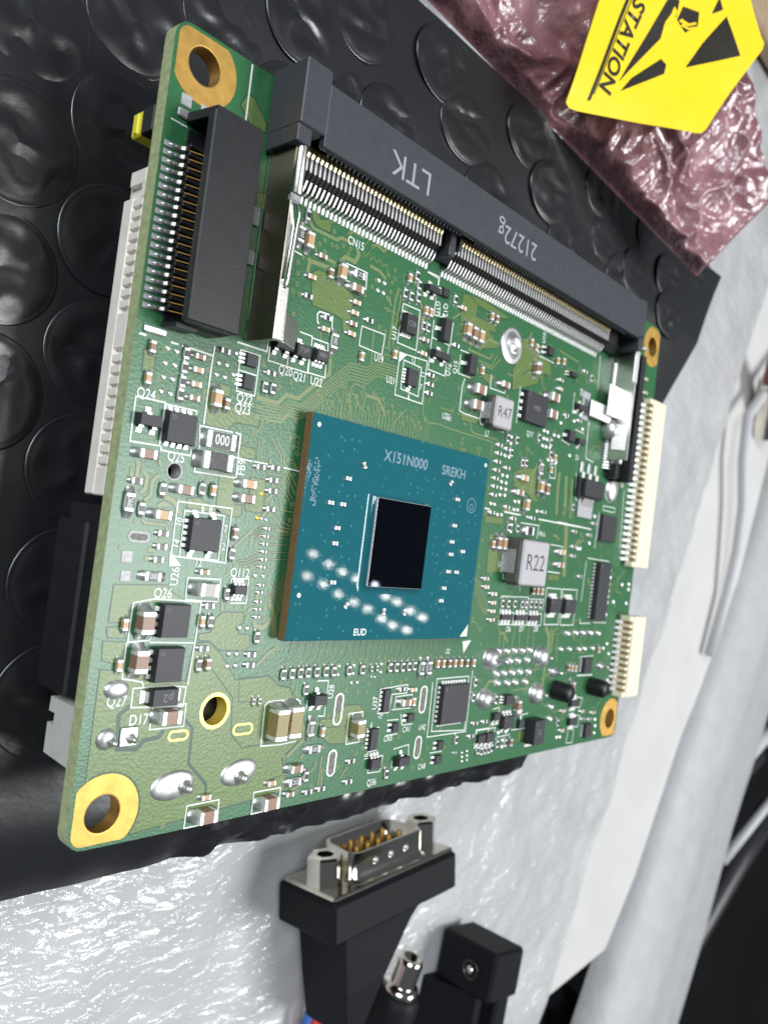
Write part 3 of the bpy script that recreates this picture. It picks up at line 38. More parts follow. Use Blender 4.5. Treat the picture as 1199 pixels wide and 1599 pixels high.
VIAS=[(24.5,43.59),(25.77,43.77),(27.81,45.72),(27.69,44.98),(25.78,44.39),(22.78,42.97),(30.32,44.18),(21.3,43.61),(21.85,43.27),(22.4,44.03),(23.5,43.17),(24.05,44.04),(24.6,45.39),(25.15,45.08),(26.8,44.4),(27.35,43.72),(27.9,43.45),(29.0,43.56),(29.55,45.41),(30.1,45.16),(31.2,45.08),(31.75,43.5),(32.3,43.81),(32.85,44.63),(33.4,43.95),(34.5,44.14),(35.05,43.11),(35.6,43.79),(36.7,43.66),(37.25,43.23),(37.8,43.62),(38.35,43.12),(38.9,44.21),(18.85,40.21),(18.6,39.46),(19.01,38.64),(18.46,38.37),(19.03,37.57),(19.51,36.98),(18.46,36.16),(19.48,35.57),(19.46,34.74),(18.14,33.9),(18.45,33.36),(18.74,31.92),(19.91,31.73),(19.76,30.06),(12.82,37.23),(13.52,37.11),(15.0,37.53),(16.06,36.47),(17.03,31.44),(17.01,30.35),(15.03,28.52),(15.18,27.9),(16.26,28.03),(15.18,27.27),(15.76,27.11),(12.02,25.68),(17.01,33.42),(12.93,24.51),(13.64,25.05),(14.78,24.92),(15.67,24.93),(15.93,23.03),(15.87,23.67),(17.93,23.23),(13.29,21.0),(14.39,21.02),(15.32,20.96),(17.99,21.01),(15.92,20.06),(18.03,19.83),(18.05,17.86),(18.16,16.56),(13.25,15.32),(14.09,14.52),(20.19,16.93),(19.66,16.61),(11.41,47.05),(11.46,45.92),(10.44,42.49),(7.6,43.92),(2.95,43.42),(2.75,40.81),(2.84,39.18),(7.59,40.79),(7.66,40.16),(7.61,42.78),(11.94,38.28),(13.73,38.03),(13.17,40.65),(11.42,49.35),(11.43,48.73),(12.8,46.92),(13.84,44.86),(16.09,44.24),(17.56,43.97),(16.13,43.04),(13.78,40.66),(16.6,40.26),(22.25,42.31),(16.74,50.67),(15.18,39.47),(1.44,32.63),(2.51,32.69),(2.45,28.25),(5.13,26.98),(9.29,32.87),(1.37,25.89),(16.48,55.86),(16.64,54.78),(17.05,56.55),(16.71,53.73),(16.26,52.85),(17.19,52.84),(19.62,59.26),(20.7,59.17),(21.37,59.2),(18.97,58.67),(22.25,59.64),(23.35,59.67),(23.11,59.11),(20.26,61.53),(21.53,61.65),(20.73,60.61),(19.82,58.11),(22.9,61.12),(26.6,61.08),(29.55,58.88),(30.53,59.76),(30.71,58.82),(30.32,58.25),(30.28,57.13),(27.69,57.68),(27.26,56.8),(26.27,55.56),(30.18,55.05),(30.24,52.58),(31.08,50.97),(61.56,44.48),(62.29,44.28),(63.04,44.03),(60.03,43.49),(68.53,48.16),(44.6,49.3),(43.99,46.19),(46.64,43.24),(46.67,42.64),(46.65,41.87),(47.28,41.92),(50.05,42.54),(50.46,41.99),(50.72,42.6),(44.37,42.09),(46.8,45.15),(23.74,15.4),(23.1,12.85),(23.62,12.16),(28.85,9.2),(28.96,8.56),(34.17,4.57),(31.18,7.82),(22.43,4.05),(25.54,1.44),(18.06,2.13),(9.31,0.76),(20.9,14.89),(21.95,15.21),(22.35,14.71),(23.0,14.42),(24.05,14.86),(24.45,14.36),(25.1,14.45),(26.15,14.5),(26.55,14.0),(27.2,14.94),(28.25,15.06),(28.65,14.56),(29.3,14.82),(31.75,15.04),(32.15,14.54),(32.8,15.39),(33.85,15.2),(34.25,14.7),(34.9,14.54),(35.95,15.54),(36.35,15.04),(37.0,15.54),(37.15,14.79),(37.55,14.29),(38.2,15.24),(39.25,14.9),(39.65,14.4),(40.3,14.99),(41.35,15.15),(41.75,14.65),(42.4,14.3),(43.45,15.35),(43.85,14.85),(44.5,15.06),(45.55,15.34),(45.95,14.84),(46.6,14.78),(47.65,15.24),(48.05,14.74),(53.6,37.75),(53.6,34.25),(53.6,30.75),(53.6,27.25),(53.6,23.75),(53.6,20.25),(68.88,45.32),(67.51,34.39),(90.27,7.86),(57.4,15.27),(84.84,37.7),(64.26,21.2),(61.92,28.62),(56.67,42.44),(89.94,57.37),(83.66,57.67),(55.71,18.76),(92.67,46.96),(71.01,56.71),(79.2,49.44),(66.44,13.1),(72.32,9.91),(69.88,57.79),(67.92,2.54),(56.75,11.83),(85.57,23.04),(66.32,7.63),(93.29,26.59),(63.11,5.44),(81.4,10.68),(56.59,30.46),(64.71,59.86),(59.77,32.7),(85.18,25.74),(93.52,29.71),(64.43,25.82),(56.44,26.43),(64.69,53.58),(87.41,30.92),(56.23,16.75),(64.45,14.07),(64.03,52.44),(60.53,4.97),(91.19,34.79),(93.63,25.37),(90.14,39.93),(85.84,45.19),(74.28,7.39),(63.23,52.68),(90.09,55.63),(68.13,40.1),(86.18,39.26),(86.78,32.63),(80.53,41.79),(65.46,55.52),(92.29,6.31),(92.87,57.78),(81.07,4.58),(90.06,9.4),(92.77,40.7),(57.36,11.7),(79.77,35.01),(84.11,55.79),(63.52,2.19),(90.97,2.76),(89.18,8.72),(86.59,47.41),(89.24,33.94),(89.27,13.7),(81.19,21.18),(89.78,46.87),(73.39,32.53),(56.03,3.98),(78.18,30.35),(88.72,37.27),(60.41,23.03),(84.94,32.33),(55.41,50.59),(87.27,6.94),(76.19,24.11),(85.71,20.05),(64.11,30.23),(92.68,7.52),(59.46,38.02),(89.53,31.72),(37.85,11.79),(46.41,2.3),(49.03,3.85),(34.56,11.54),(37.56,11.08),(31.18,11.99),(31.41,3.29),(39.36,5.56),(40.55,12.35),(44.76,1.57),(34.8,8.04),(39.16,10.09),(39.11,2.41),(33.14,11.67),(35.92,10.7),(51.65,9.02),(43.92,8.81),(34.83,12.45),(38.68,12.44),(46.67,8.86),(38.05,3.19),(46.28,5.85),(43.55,3.1),(29.06,3.23),(47.23,3.63),(49.55,5.96),(41.4,5.71),(42.52,2.62),(37.06,12.73),(31.49,9.35),(35.17,5.11),(27.58,1.74),(50.73,11.46),(47.03,11.19),(50.83,3.4),(41.6,7.44),(41.35,12.75),(46.01,13.12),(29.92,9.32),(82.24,49.03),(91.93,44.37),(76.12,57.37),(57.73,35.31),(81.72,13.41),(90.97,48.87),(89.43,10.62),(77.24,10.48),(63.5,56.17),(77.77,60.58),(76.06,11.29),(87.35,20.45),(63.3,7.72),(60.28,11.57),(88.31,37.75),(87.94,52.77),(90.75,53.12),(77.67,51.85),(92.37,55.13),(94.21,22.65),(65.66,9.17),(59.53,15.44),(75.3,12.52),(88.35,40.81),(76.75,22.53),(57.75,55.01),(85.75,15.44),(82.94,41.42),(85.18,57.69),(82.29,5.7),(62.41,57.29),(81.5,20.23),(82.12,42.78),(73.79,36.53),(82.82,7.58),(94.41,14.47),(87.6,46.76),(77.55,30.4),(59.86,20.5),(62.82,39.19),(70.47,51.49),(68.01,22.12),(80.22,57.17),(70.8,13.56),(80.69,5.42),(78.14,19.42),(82.94,48.08),(93.29,6.95),(83.79,18.84),(92.56,34.66),(79.95,32.78),(92.71,56.08),(73.53,37.68),(75.55,38.02),(64.38,13.37),(63.09,55.0),(62.19,8.03),(60.47,18.23),(91.15,28.39),(72.99,54.7),(73.63,59.05),(69.89,25.66),(83.76,26.94),(91.3,27.29),(62.49,35.52),(85.41,18.63),(70.82,58.0),(63.1,25.01),(90.45,58.91),(64.95,42.38),(92.8,52.16),(60.77,52.49),(53.74,11.94),(61.43,5.98),(65.53,21.53),(81.72,17.24),(32.35,54.24),(45.69,58.73),(28.44,44.93),(36.77,56.17),(35.71,55.72),(40.16,49.52),(32.56,51.27),(47.84,46.92),(29.14,52.83),(45.4,53.83),(51.31,47.56),(44.99,56.53),(48.12,52.47),(31.71,50.11),(34.32,59.3),(40.56,52.27),(36.99,51.61),(46.83,58.64),(35.39,57.64),(45.71,58.12),(32.95,56.13),(51.89,56.94)]
SILK=[(0.14,[(0.86,38.9),(3.74,38.94),(3.73,35.09),(0.87,35.02),(0.86,38.9)]),(0.14,[(3.9,37.16),(3.86,38.83),(7.05,38.85),(7.05,38.5)]),(0.14,[(3.89,35.08),(3.94,34.75),(7.01,34.72),(7.02,35.36)]),(0.14,[(7.86,35.55),(7.59,37.62),(11.34,37.67)]),(0.14,[(11.59,37.7),(12.24,37.61),(12.33,36.29)]),(0.16,[(7.98,37.79),(7.99,43.32),(8.06,45.14)]),(0.16,[(3.47,44.27),(4.28,44.29)]),(0.16,[(4.63,44.24),(5.86,44.27),(7.97,44.21)]),(0.2,[(0.37,44.23),(1.08,44.26)]),(0.13,[(10.99,45.52),(13.33,45.53),(13.28,41.58),(11.11,41.61),(10.99,45.52)]),(0.13,[(10.92,43.61),(13.2,43.56)]),(0.16,[(10.47,46.15),(14.07,46.15),(14.08,47.35)]),(0.13,[(14.35,47.26),(14.36,45.35),(19.63,45.32),(19.66,46.75)]),(0.13,[(16.75,46.84),(16.78,45.46)]),(0.13,[(17.86,49.18),(19.58,49.15),(19.64,48.16)]),(0.13,[(19.66,49.01),(21.9,49.01),(21.98,48.18)]),(0.13,[(19.48,46.79),(19.56,45.39),(22.0,45.41),(21.95,46.72)]),(0.16,[(21.55,51.99),(20.17,51.93),(19.89,51.59),(20.03,50.79),(20.27,50.69)]),(0.14,[(22.01,52.04),(22.13,50.7)]),(0.13,[(6.36,30.47),(12.4,30.48),(12.43,25.24),(6.36,25.53),(6.36,30.47)]),(0.13,[(7.19,29.72),(11.59,29.7),(11.56,25.42),(7.25,25.47),(7.19,29.72)]),(0.14,[(12.22,37.74),(12.35,33.42),(7.62,33.36),(7.83,35.39)]),(0.14,[(7.65,35.43),(9.06,35.44)]),(0.14,[(10.71,35.4),(12.32,35.35),(14.08,35.28)]),(0.13,[(15.99,35.32),(14.18,35.3)]),(0.14,[(18.02,35.27),(20.31,35.19)]),(0.13,[(13.42,23.76),(15.5,23.85),(15.49,21.44),(13.56,21.39)]),(0.13,[(13.41,23.79),(13.4,23.29)]),(0.13,[(8.44,23.64),(12.13,23.62),(12.09,21.5),(8.5,21.61),(8.44,23.64)]),(0.13,[(5.32,21.6),(3.24,21.19),(3.22,18.19),(3.21,17.77),(5.31,17.88),(5.43,18.17)]),(0.13,[(5.24,21.6),(10.28,21.43),(10.16,17.68),(9.99,13.65)]),(0.13,[(5.34,17.71),(10.08,17.6)]),(0.13,[(3.13,17.77),(3.14,14.57),(5.15,14.19),(5.37,13.75)]),(0.13,[(4.36,13.66),(7.76,13.69),(9.84,13.51),(9.77,11.73),(4.38,11.97),(4.36,13.66)]),(0.13,[(6.62,11.88),(10.08,11.93),(10.14,9.84),(6.53,9.83),(6.62,11.88)]),(0.13,[(11.69,2.18),(15.36,2.2),(15.5,0.07),(11.66,0.08),(11.69,2.18)]),(0.13,[(19.67,2.26),(23.19,2.23),(23.31,0.11),(19.66,0.05),(19.67,2.26)]),(0.14,[(22.1,11.46),(20.04,11.42),(19.65,11.1),(19.78,6.92),(22.42,6.81),(24.53,6.95)]),(0.14,[(21.88,11.39),(24.0,11.43),(24.42,11.13),(24.39,10.58)]),(0.13,[(32.15,9.26),(34.44,9.3),(34.35,5.82),(32.24,5.77),(32.15,9.26)]),(0.13,[(26.55,13.23),(28.22,13.2),(28.25,11.78)]),(0.13,[(25.42,11.23),(25.44,10.3)]),(0.13,[(28.22,10.3),(28.25,9.3),(27.3,9.38)]),(0.12,[(36.93,11.76),(41.84,12.07),(41.86,11.02),(39.11,11.01),(38.92,8.84),(36.96,8.88),(36.93,11.76)]),(0.12,[(39.87,9.28),(39.96,10.67),(43.0,10.77)]),(0.12,[(39.38,9.15),(42.95,9.12)]),(0.12,[(41.16,8.55),(41.7,7.1),(43.7,7.1)]),(0.12,[(38.83,6.1),(41.0,6.12)]),(0.12,[(38.83,7.93),(40.93,7.87)]),(0.12,[(35.37,7.22),(37.6,7.24)]),(0.12,[(36.03,4.47),(37.68,4.51)]),(0.13,[(47.52,12.48),(54.33,12.52),(54.46,11.35),(54.84,5.28),(47.66,5.77),(47.52,12.48)]),(0.13,[(46.71,12.12),(46.92,5.12),(55.1,5.07),(55.05,13.26)]),(0.12,[(36.64,3.84),(38.83,3.75),(38.67,1.89),(36.49,1.95),(36.64,3.84)]),(0.12,[(40.64,4.3),(43.45,4.57),(43.66,3.01)]),(0.12,[(40.63,2.91),(40.72,1.98)]),(0.12,[(47.81,3.01),(50.4,2.96)]),(0.12,[(57.52,5.03),(60.49,5.02),(60.29,2.64),(57.59,2.54),(57.52,5.03)]),(0.13,[(32.57,56.51),(35.58,56.58),(35.76,51.84),(32.39,51.9),(32.42,53.62),(32.75,54.34),(32.44,54.72),(32.57,56.51)]),(0.13,[(33.05,50.91),(37.97,51.11),(38.02,45.93),(33.04,45.99),(33.05,50.91)]),(0.13,[(33.88,50.25),(37.09,50.08),(37.13,46.63),(33.93,46.89),(33.88,50.25)]),(0.13,[(36.02,61.37),(38.21,61.28),(38.24,60.47)]),(0.13,[(38.15,58.97),(38.18,56.86),(39.72,56.98)]),(0.13,[(42.0,56.97),(41.91,54.01),(38.33,54.13)]),(0.13,[(38.3,56.24),(38.32,50.22),(41.6,50.17),(41.67,53.86)]),(0.13,[(44.1,54.07),(45.8,54.08)]),(0.13,[(44.22,53.51),(44.15,51.11),(46.7,51.11)]),(0.14,[(45.62,50.77),(45.28,49.66),(45.31,48.81),(45.34,46.6),(46.22,46.43),(49.73,46.42),(50.16,45.8),(54.48,45.9)]),(0.13,[(51.17,52.59),(51.24,50.82),(54.7,50.86),(54.7,51.59)]),(0.12,[(26.46,52.17),(30.25,52.22),(30.07,49.88),(26.39,50.01),(26.46,52.17)]),(0.13,[(49.76,46.72),(50.06,45.76),(55.46,45.67)]),(0.13,[(58.21,52.57),(58.25,47.43)]),(0.13,[(61.86,57.83),(65.93,57.78)]),(0.14,[(79.27,62.24),(79.73,56.78)]),(0.14,[(78.14,51.55),(78.48,45.69),(81.16,45.46)]),(0.14,[(78.27,51.58),(78.18,48.7)]),(0.13,[(72.76,54.9),(72.89,51.62)]),(0.13,[(70.68,47.29),(73.17,46.87)]),(0.13,[(74.25,49.52),(76.91,49.35)]),(0.2,[(53.28,35.05),(54.52,34.98)]),(0.2,[(57.92,35.04),(62.08,35.01)]),(0.2,[(63.51,34.97),(65.57,34.89)]),(0.2,[(66.88,34.91),(79.26,34.88)]),(0.2,[(72.32,35.03),(82.94,34.86)]),(0.13,[(68.36,43.33),(69.84,43.44),(70.1,41.35),(68.62,41.25),(68.36,43.33)]),(0.13,[(62.37,33.94),(67.2,34.0),(67.08,32.04)]),(0.14,[(59.64,26.84),(59.49,26.16),(60.17,25.3),(63.9,25.05)]),(0.14,[(71.04,31.52),(74.73,31.44),(74.28,30.79)]),(0.16,[(71.17,27.44),(74.71,27.37)]),(0.12,[(59.87,21.12),(63.31,21.17),(63.35,19.46),(59.81,19.45),(59.87,21.12)]),(0.12,[(63.55,21.07),(67.04,21.12),(67.07,19.41),(63.47,19.4),(63.55,21.07)]),(0.12,[(67.41,21.02),(70.96,21.07),(70.98,19.36),(67.32,19.35),(67.41,21.02)]),(0.12,[(59.85,21.24),(59.81,23.38),(66.75,23.46),(66.74,21.46)]),(0.12,[(66.81,23.21),(71.09,23.2),(70.98,21.53)]),(0.14,[(71.41,25.0),(75.83,24.97),(76.06,19.5),(71.93,19.49),(71.41,25.0)]),(0.14,[(76.21,24.98),(80.75,25.0),(80.7,19.44),(76.73,19.43),(76.21,24.98)]),(0.13,[(82.79,30.23),(90.35,30.11)]),(0.13,[(82.72,20.59),(82.78,19.72),(86.25,19.73)]),(0.13,[(87.14,19.89),(91.78,19.83)]),(0.13,[(82.6,29.78),(82.39,23.21)]),(0.13,[(86.0,39.01),(90.25,39.11),(90.17,38.35),(86.18,38.29),(86.0,39.01)]),(0.13,[(84.98,37.92),(84.67,31.9)]),(0.13,[(76.11,43.14),(76.85,39.04),(78.05,38.94)]),(0.13,[(92.73,42.46),(93.61,32.43)]),(0.12,[(83.94,14.27),(88.76,14.4)]),(0.2,[(83.86,11.3),(88.98,11.21)]),(0.12,[(83.09,8.01),(86.61,7.52),(86.18,5.99),(82.97,6.35),(83.09,8.01)]),(0.12,[(83.01,5.07),(86.5,4.66),(86.13,2.87),(82.95,3.16),(83.01,5.07)]),(0.12,[(83.04,2.77),(84.89,2.6),(84.89,0.4),(82.91,0.61),(83.04,2.77)]),(0.13,[(57.72,4.91),(62.13,4.94),(61.86,2.5),(57.75,2.5),(57.72,4.91)]),(0.13,[(60.98,7.61),(62.54,7.72),(62.82,5.44),(61.06,5.37)]),(0.13,[(67.21,6.1),(70.4,6.32)]),(0.13,[(66.36,4.21),(70.01,4.1)]),(0.13,[(62.83,3.52),(66.07,3.6)]),(0.13,[(0.61,63.11),(2.24,63.07)]),(0.18,[(8.09,71.81),(8.16,66.19)]),(0.15,[(15.61,56.83),(16.85,56.73)]),(0.13,[(23.02,57.99),(26.23,58.01),(26.33,56.22),(23.19,56.22),(23.02,57.99)]),(0.14,[(36.2,61.46),(38.31,61.51),(38.33,60.45)])]
SILK_TRIANGLES=[[(6.21,25.97),(7.59,24.67),(6.31,24.59)],[(32.91,51.03),(34.34,51.0),(33.03,49.73)],[(51.97,17.23),(53.85,17.33),(52.48,15.65)]]
PRINT=[('Q24',1.78,39.28,1.0,0),('Q25',5.54,34.34,1.0,0),('Q22',12.14,41.01,1.05,0),('Q23',12.1,40.02,1.05,0),('Q20',16.67,44.82,1.0,0),('Q21',18.58,44.66,1.0,0),('U22',20.92,44.69,1.0,0),('CN15',24.02,60.48,1.0,0),('FB9',12.9,34.51,1.0,90),('U26',7.07,23.69,1.0,90),('Q26',6.06,22.08,1.05,0),('Q27',2.91,12.57,1.05,0),('D17',5.31,10.8,1.1,0),('Q112',14.3,24.34,1.0,0),('U17',31.75,52.82,0.9,90),('U19',29.69,49.33,0.9,0),('U21',32.08,47.41,0.9,0),('U25',42.83,45.34,0.9,0),('L7',51.78,44.77,0.9,0),('Q17',61.93,46.53,0.9,0),('6',9.1,30.12,0.8,0),('8',9.96,30.11,0.8,0),('10',6.78,28.62,0.8,80),('14',6.75,26.65,0.8,80),('7',11.92,28.43,0.8,0),('2',11.95,26.74,0.8,0),('12',9.36,25.02,0.8,0),('12',35.5,50.61,0.8,0),('11',37.52,49.38,0.8,90),('7',37.4,47.82,0.8,0),('6',35.48,46.28,0.8,0),('CN5',39.42,5.69,0.8,0),('CA1',42.63,6.49,0.8,0),('U37',36.32,10.17,0.9,90),('10',37.54,8.55,0.8,60),('6',36.13,7.6,0.8,0),('10',35.98,3.92,0.8,90),('U28',28.88,11.95,0.9,90),('U42',45.7,6.44,0.8,0),('Q36',37.41,0.73,0.9,0),('CA8',46.54,1.43,0.8,0),('GTP',38.73,57.82,0.9,-80),('Q12',40.2,58.0,0.9,-80),('U8',91.72,43.09,0.9,0),('L6',58.44,27.83,0.9,0),('PR16',68.36,32.8,0.8,0),('D6',62.51,18.79,0.9,0),('D7',65.84,18.79,0.9,0),('D8',69.79,18.78,0.9,0),('32',49.1,15.94,0.8,90),('1',64.13,24.55,0.8,0),('U10',62.68,60.61,0.9,90),('Q9',74.91,55.37,0.9,90),('D1',75.89,45.32,0.9,0),('Q16',42.23,51.07,0.9,80),('Q15',43.47,51.71,0.9,90),('A1',43.48,45.22,0.8,0)]
PACKAGE_CAPS=[(27.81,37.02,-60),(25.65,35.28,0),(23.52,32.45,0),(25.31,32.47,0),(24.91,29.9,0),(24.88,28.26,0),(25.27,24.13,0),(27.72,21.72,50),(33.88,21.15,90),(37.47,21.13,90),(43.24,37.14,50),(44.9,35.31,0),(44.93,32.04,0),(44.82,30.01,0),(47.27,28.96,0),(44.9,28.45,0),(44.83,26.29,0),(46.48,26.3,0),(44.35,24.21,0),(44.08,22.65,0)]
LAMPS=[[497.0,4.0,515.0],[510.0,-4.0,505.0],[494.0,-18.0,516.0],[521.0,-10.0,496.0],[507.0,-24.0,506.0],[532.0,-15.0,487.0],[519.0,-32.0,496.0],[531.0,-38.0,485.0],[542.0,-43.0,476.0],[555.0,-29.0,466.0],[564.0,-33.0,459.0],[553.0,-51.0,466.0],[574.0,-40.0,449.0],[561.0,-56.0,458.0],[583.0,-45.0,440.0],[572.0,-59.0,449.0]]
for p in LAMPS+[(545, -19, 475)]:
    area('led_lamp', p, (35, 25, 0), 5.5, LAMP_POWER, (1.0, 0.96, 0.90), shape='DISK')
# ---------------------------------------------------------------- materials
def mat(name, col, rough=.5, metal=0., spec=.5, var=0., vs_=800., bump=0., bs=1500., coat=0., col2=None, c2s=300., c2t=.55, c2w=.08, bd=.0001):
    m = bpy.data.materials.new(name); m.use_nodes = True; nt = m.node_tree; b = nt.nodes['Principled BSDF']
    b.inputs['Roughness'].default_value = rough; b.inputs['Metallic'].default_value = metal
    b.inputs['Specular IOR Level'].default_value = spec; b.inputs['Coat Weight'].default_value = coat; b.inputs['Coat Roughness'].default_value = .12
    tc = nt.nodes.new('ShaderNodeTexCoord')
    c = (*col, 1)
    out = None
    def nz(scale, det=3):
        n = nt.nodes.new('ShaderNodeTexNoise'); n.inputs['Scale'].default_value = scale; n.inputs['Detail'].default_value = det
        nt.links.new(tc.outputs['Object'], n.inputs['Vector']); return n
    if var or col2:
        mx = nt.nodes.new('ShaderNodeMix'); mx.data_type = 'RGBA'
        n = nz(vs_ if not col2 else c2s, 4); r = nt.nodes.new('ShaderNodeValToRGB')
        if col2:
            r.color_ramp.elements[0].position = c2t-c2w; r.color_ramp.elements[1].position = c2t+c2w
        else:
            r.color_ramp.elements[0].position = .25; r.color_ramp.elements[1].position = .75
        nt.links.new(n.outputs['Fac'], r.inputs['Fac']); nt.links.new(r.outputs['Color'], mx.inputs['Factor'])
        mx.inputs['A'].default_value = tuple(max(0, x*(1-var)) for x in col)+(1,) if not col2 else c
        mx.inputs['B'].default_value = tuple(min(1, x*(1+var)) for x in col)+(1,) if not col2 else (*col2, 1)
        nt.links.new(mx.outputs['Result'], b.inputs['Base Color'])
    else:
        b.inputs['Base Color'].default_value = c
    if bump:
        n = nz(bs, 5); bp = nt.nodes.new('ShaderNodeBump'); bp.inputs['Strength'].default_value = bump; bp.inputs['Distance'].default_value = bd
        nt.links.new(n.outputs['Fac'], bp.inputs['Height']); nt.links.new(bp.outputs['Normal'], b.inputs['Normal'])
    return m
M = {}
M['mask'] = mat('solder_mask_green', (.026, .120, .045), .33, spec=.5, var=.16, vs_=2200, bump=.55, bs=3200, bd=.00005)
M['pour'] = mat('solder_mask_over_copper', (.100, .158, .040), .36, spec=.5, var=.18, vs_=2600, bump=.6, bs=3200, bd=.00005)
M['trace'] = mat('solder_mask_over_trace', (.155, .20, .075), .38)
M['gap'] = mat('bare_laminate_gap', (.008, .052, .028), .4)
M['laminate'] = mat('board_edge_laminate', (.40, .46, .24), .6, var=.25, vs_=1500, bump=.3)
M['edge'] = mat('board_edge_green', (.05, .17, .07), .45, var=.2, vs_=1200)
M['gold'] = mat('gold_plating', (.56, .34, .09), .50, .88, var=.2, vs_=700, bump=.2, bs=6000, bd=.00003)
M['slotgrey'] = mat('slot_solder_grey', (.13, .125, .11), .55, .35, var=.5, vs_=2500, bump=.6, bs=2000)
M['goldtip'] = mat('contact_gold', (.95, .80, .48), .35, .7)
M['goldy'] = mat('bright_gold', (.95, .74, .14), .35, .6)
M['hole'] = mat('slot_hole_shade', (.10, .06, .02), .5, .4)  # flat fill colour, shade inside an open slot painted dark
M['tin'] = mat('solder', (.62, .62, .61), .40, .88, var=.16, vs_=1800, bump=.35, bs=2000, bd=.00008)
M['tindull'] = mat('dull_solder_pad', (.36, .36, .37), .55, .35, var=.2, vs_=2500, bump=.4, bs=3000)
M['term'] = mat('tinned_terminal', (.84, .83, .81), .40, .65, var=.06, vs_=5000, bump=.3, bs=5000, bd=.00005)
M['arm'] = mat('latch_arm_painted_reflection', (.20, .165, .13), .30, .9, var=.15, vs_=400, bump=.25, bs=900, bd=.00006)  # steel wall with its dark brownish reflection painted into the colour
M['steel'] = mat('latch_steel', (.72, .70, .66), .30, 1.0, var=.08, vs_=900, bump=.3, bs=2500, bd=.00004)
M['tan'] = mat('ceramic_tan', (.47, .30, .155), .45, var=.10, vs_=4000)
M['brown'] = mat('ceramic_brown', (.25, .145, .10), .45, var=.10, vs_=4000)
M['olivecap'] = mat('ceramic_olive', (.25, .20, .085), .42, var=.25, vs_=4500)
M['greycap'] = mat('ceramic_grey', (.33, .32, .30), .42, var=.08, vs_=4000)
M['res'] = mat('resistor_black', (.018, .018, .020), .38, var=.2, vs_=4000)
M['ceram'] = mat('resistor_ceramic_white', (.62, .62, .60), .5)
M['ferrite'] = mat('ferrite_black', (.025, .025, .027), .5, col2=(.14, .14, .15), c2s=7000, c2t=.62, c2w=.03)
M['epoxy'] = mat('chip_epoxy', (.024, .024, .028), .50, spec=.4, var=.15, vs_=5000, bump=.35, bs=7000, bd=.00002)
M['epoxyside'] = M['epoxy']
M['plastic'] = mat('black_plastic', (.011, .0115, .013), .45, spec=.4, var=.25, vs_=500, bump=.3, bs=5000, bd=.00003)
M['socket'] = mat('socket_plastic', (.038, .041, .050), .46, spec=.45, var=.12, vs_=900, bump=.3, bs=6000, bd=.00002)
M['white'] = mat('silkscreen_white', (.66, .69, .66), .5)
M['mark'] = mat('laser_mark_grey', (.17, .17, .18), .6)
M['socketmark'] = mat('socket_mark', (.27, .28, .29), .6)
M['cpumark'] = mat('package_mark', (.16, .24, .29), .5)
M['cream'] = mat('cream_nylon', (.76, .69, .52), .48, var=.06, vs_=700, bump=.2)
M['cream_shade'] = mat('cream_slot_shade', (.33, .24, .11), .6)  # darker copy of the cream nylon, slot shade painted as colour
M['ivory'] = mat('ivory_nylon', (.86, .82, .74), .5, var=.08, vs_=600)
M['greyplastic'] = mat('grey_nylon', (.55, .55, .52), .5, var=.08, vs_=600)
M['yellow'] = mat('yellow_plastic', (.86, .78, .05), .4)
M['ferritegrey'] = mat('inductor_grey', (.40, .385, .40), .55, var=.08, vs_=3000, bump=.4, bs=6000, bd=.00003)
M['inductside'] = mat('inductor_side', (.085, .082, .072), .5, var=.2, vs_=1500)
M['inductmark'] = mat('inductor_print', (.045, .045, .05), .6)
M['die'] = mat('silicon_die', (.045, .05, .075), .02, 1.0)
M['dieedge'] = mat('die_edge', (.55, .55, .57), .4, .3, bump=.5, bs=4000)
M['pkgside'] = mat('package_laminate', (.17, .105, .045), .55, var=.2, vs_=2500)
M['blackwrap'] = mat('black_bubble_film', (.011, .0115, .013), .30, spec=.8, bump=.16, bs=260, bd=.0005)
M['pink'] = mat('pink_film', (.19, .080, .092), .17, spec=.9, col2=(.38, .21, .23), c2s=110, c2t=.55, c2w=.2, bump=.5, bs=330, bd=.0016)
M['labely'] = mat('label_yellow', (.84, .60, .012), .36, var=.03, vs_=400, bump=.06, bs=300, bd=.0006)
M['labelk'] = mat('label_black', (.018, .016, .012), .35)
M['foam'] = mat('foam_white', (.45, .453, .455), .5, spec=.3, var=.08, vs_=90, bump=.12, bs=300, bd=.0005)
M['foamboard'] = mat('foam_board_white', (.52, .51, .495), .6, var=.05, vs_=60, bump=.2, bs=400)
M['foamgrey'] = mat('foam_roll_grey', (.37, .37, .375), .6, var=.08, vs_=120, bump=.4, bs=350, bd=.0006)
M['nickel'] = mat('nickel', (.74, .70, .62), .13, 1.0, var=.08, vs_=300, bump=.1, bs=900)
M['hood'] = mat('black_hood', (.006, .0065, .008), .55, spec=.16, bump=.15, bs=2500, bd=.00005)
M['dark'] = mat('dark_desk', (.004, .004, .0045), .6, spec=.12, var=.4, vs_=15)
M['cable'] = mat('grey_cable', (.45, .45, .46), .5)
M['cablek'] = mat('black_cable', (.02, .02, .022), .42)
M['red'] = mat('red_wire', (.45, .04, .03), .4)
M['blue'] = mat('blue_wire', (.05, .11, .36), .4)
M['redbrown'] = mat('red_plug', (.22, .06, .045), .4)
M['card'] = mat('cardboard', (.32, .23, .15), .8, var=.1, vs_=300)
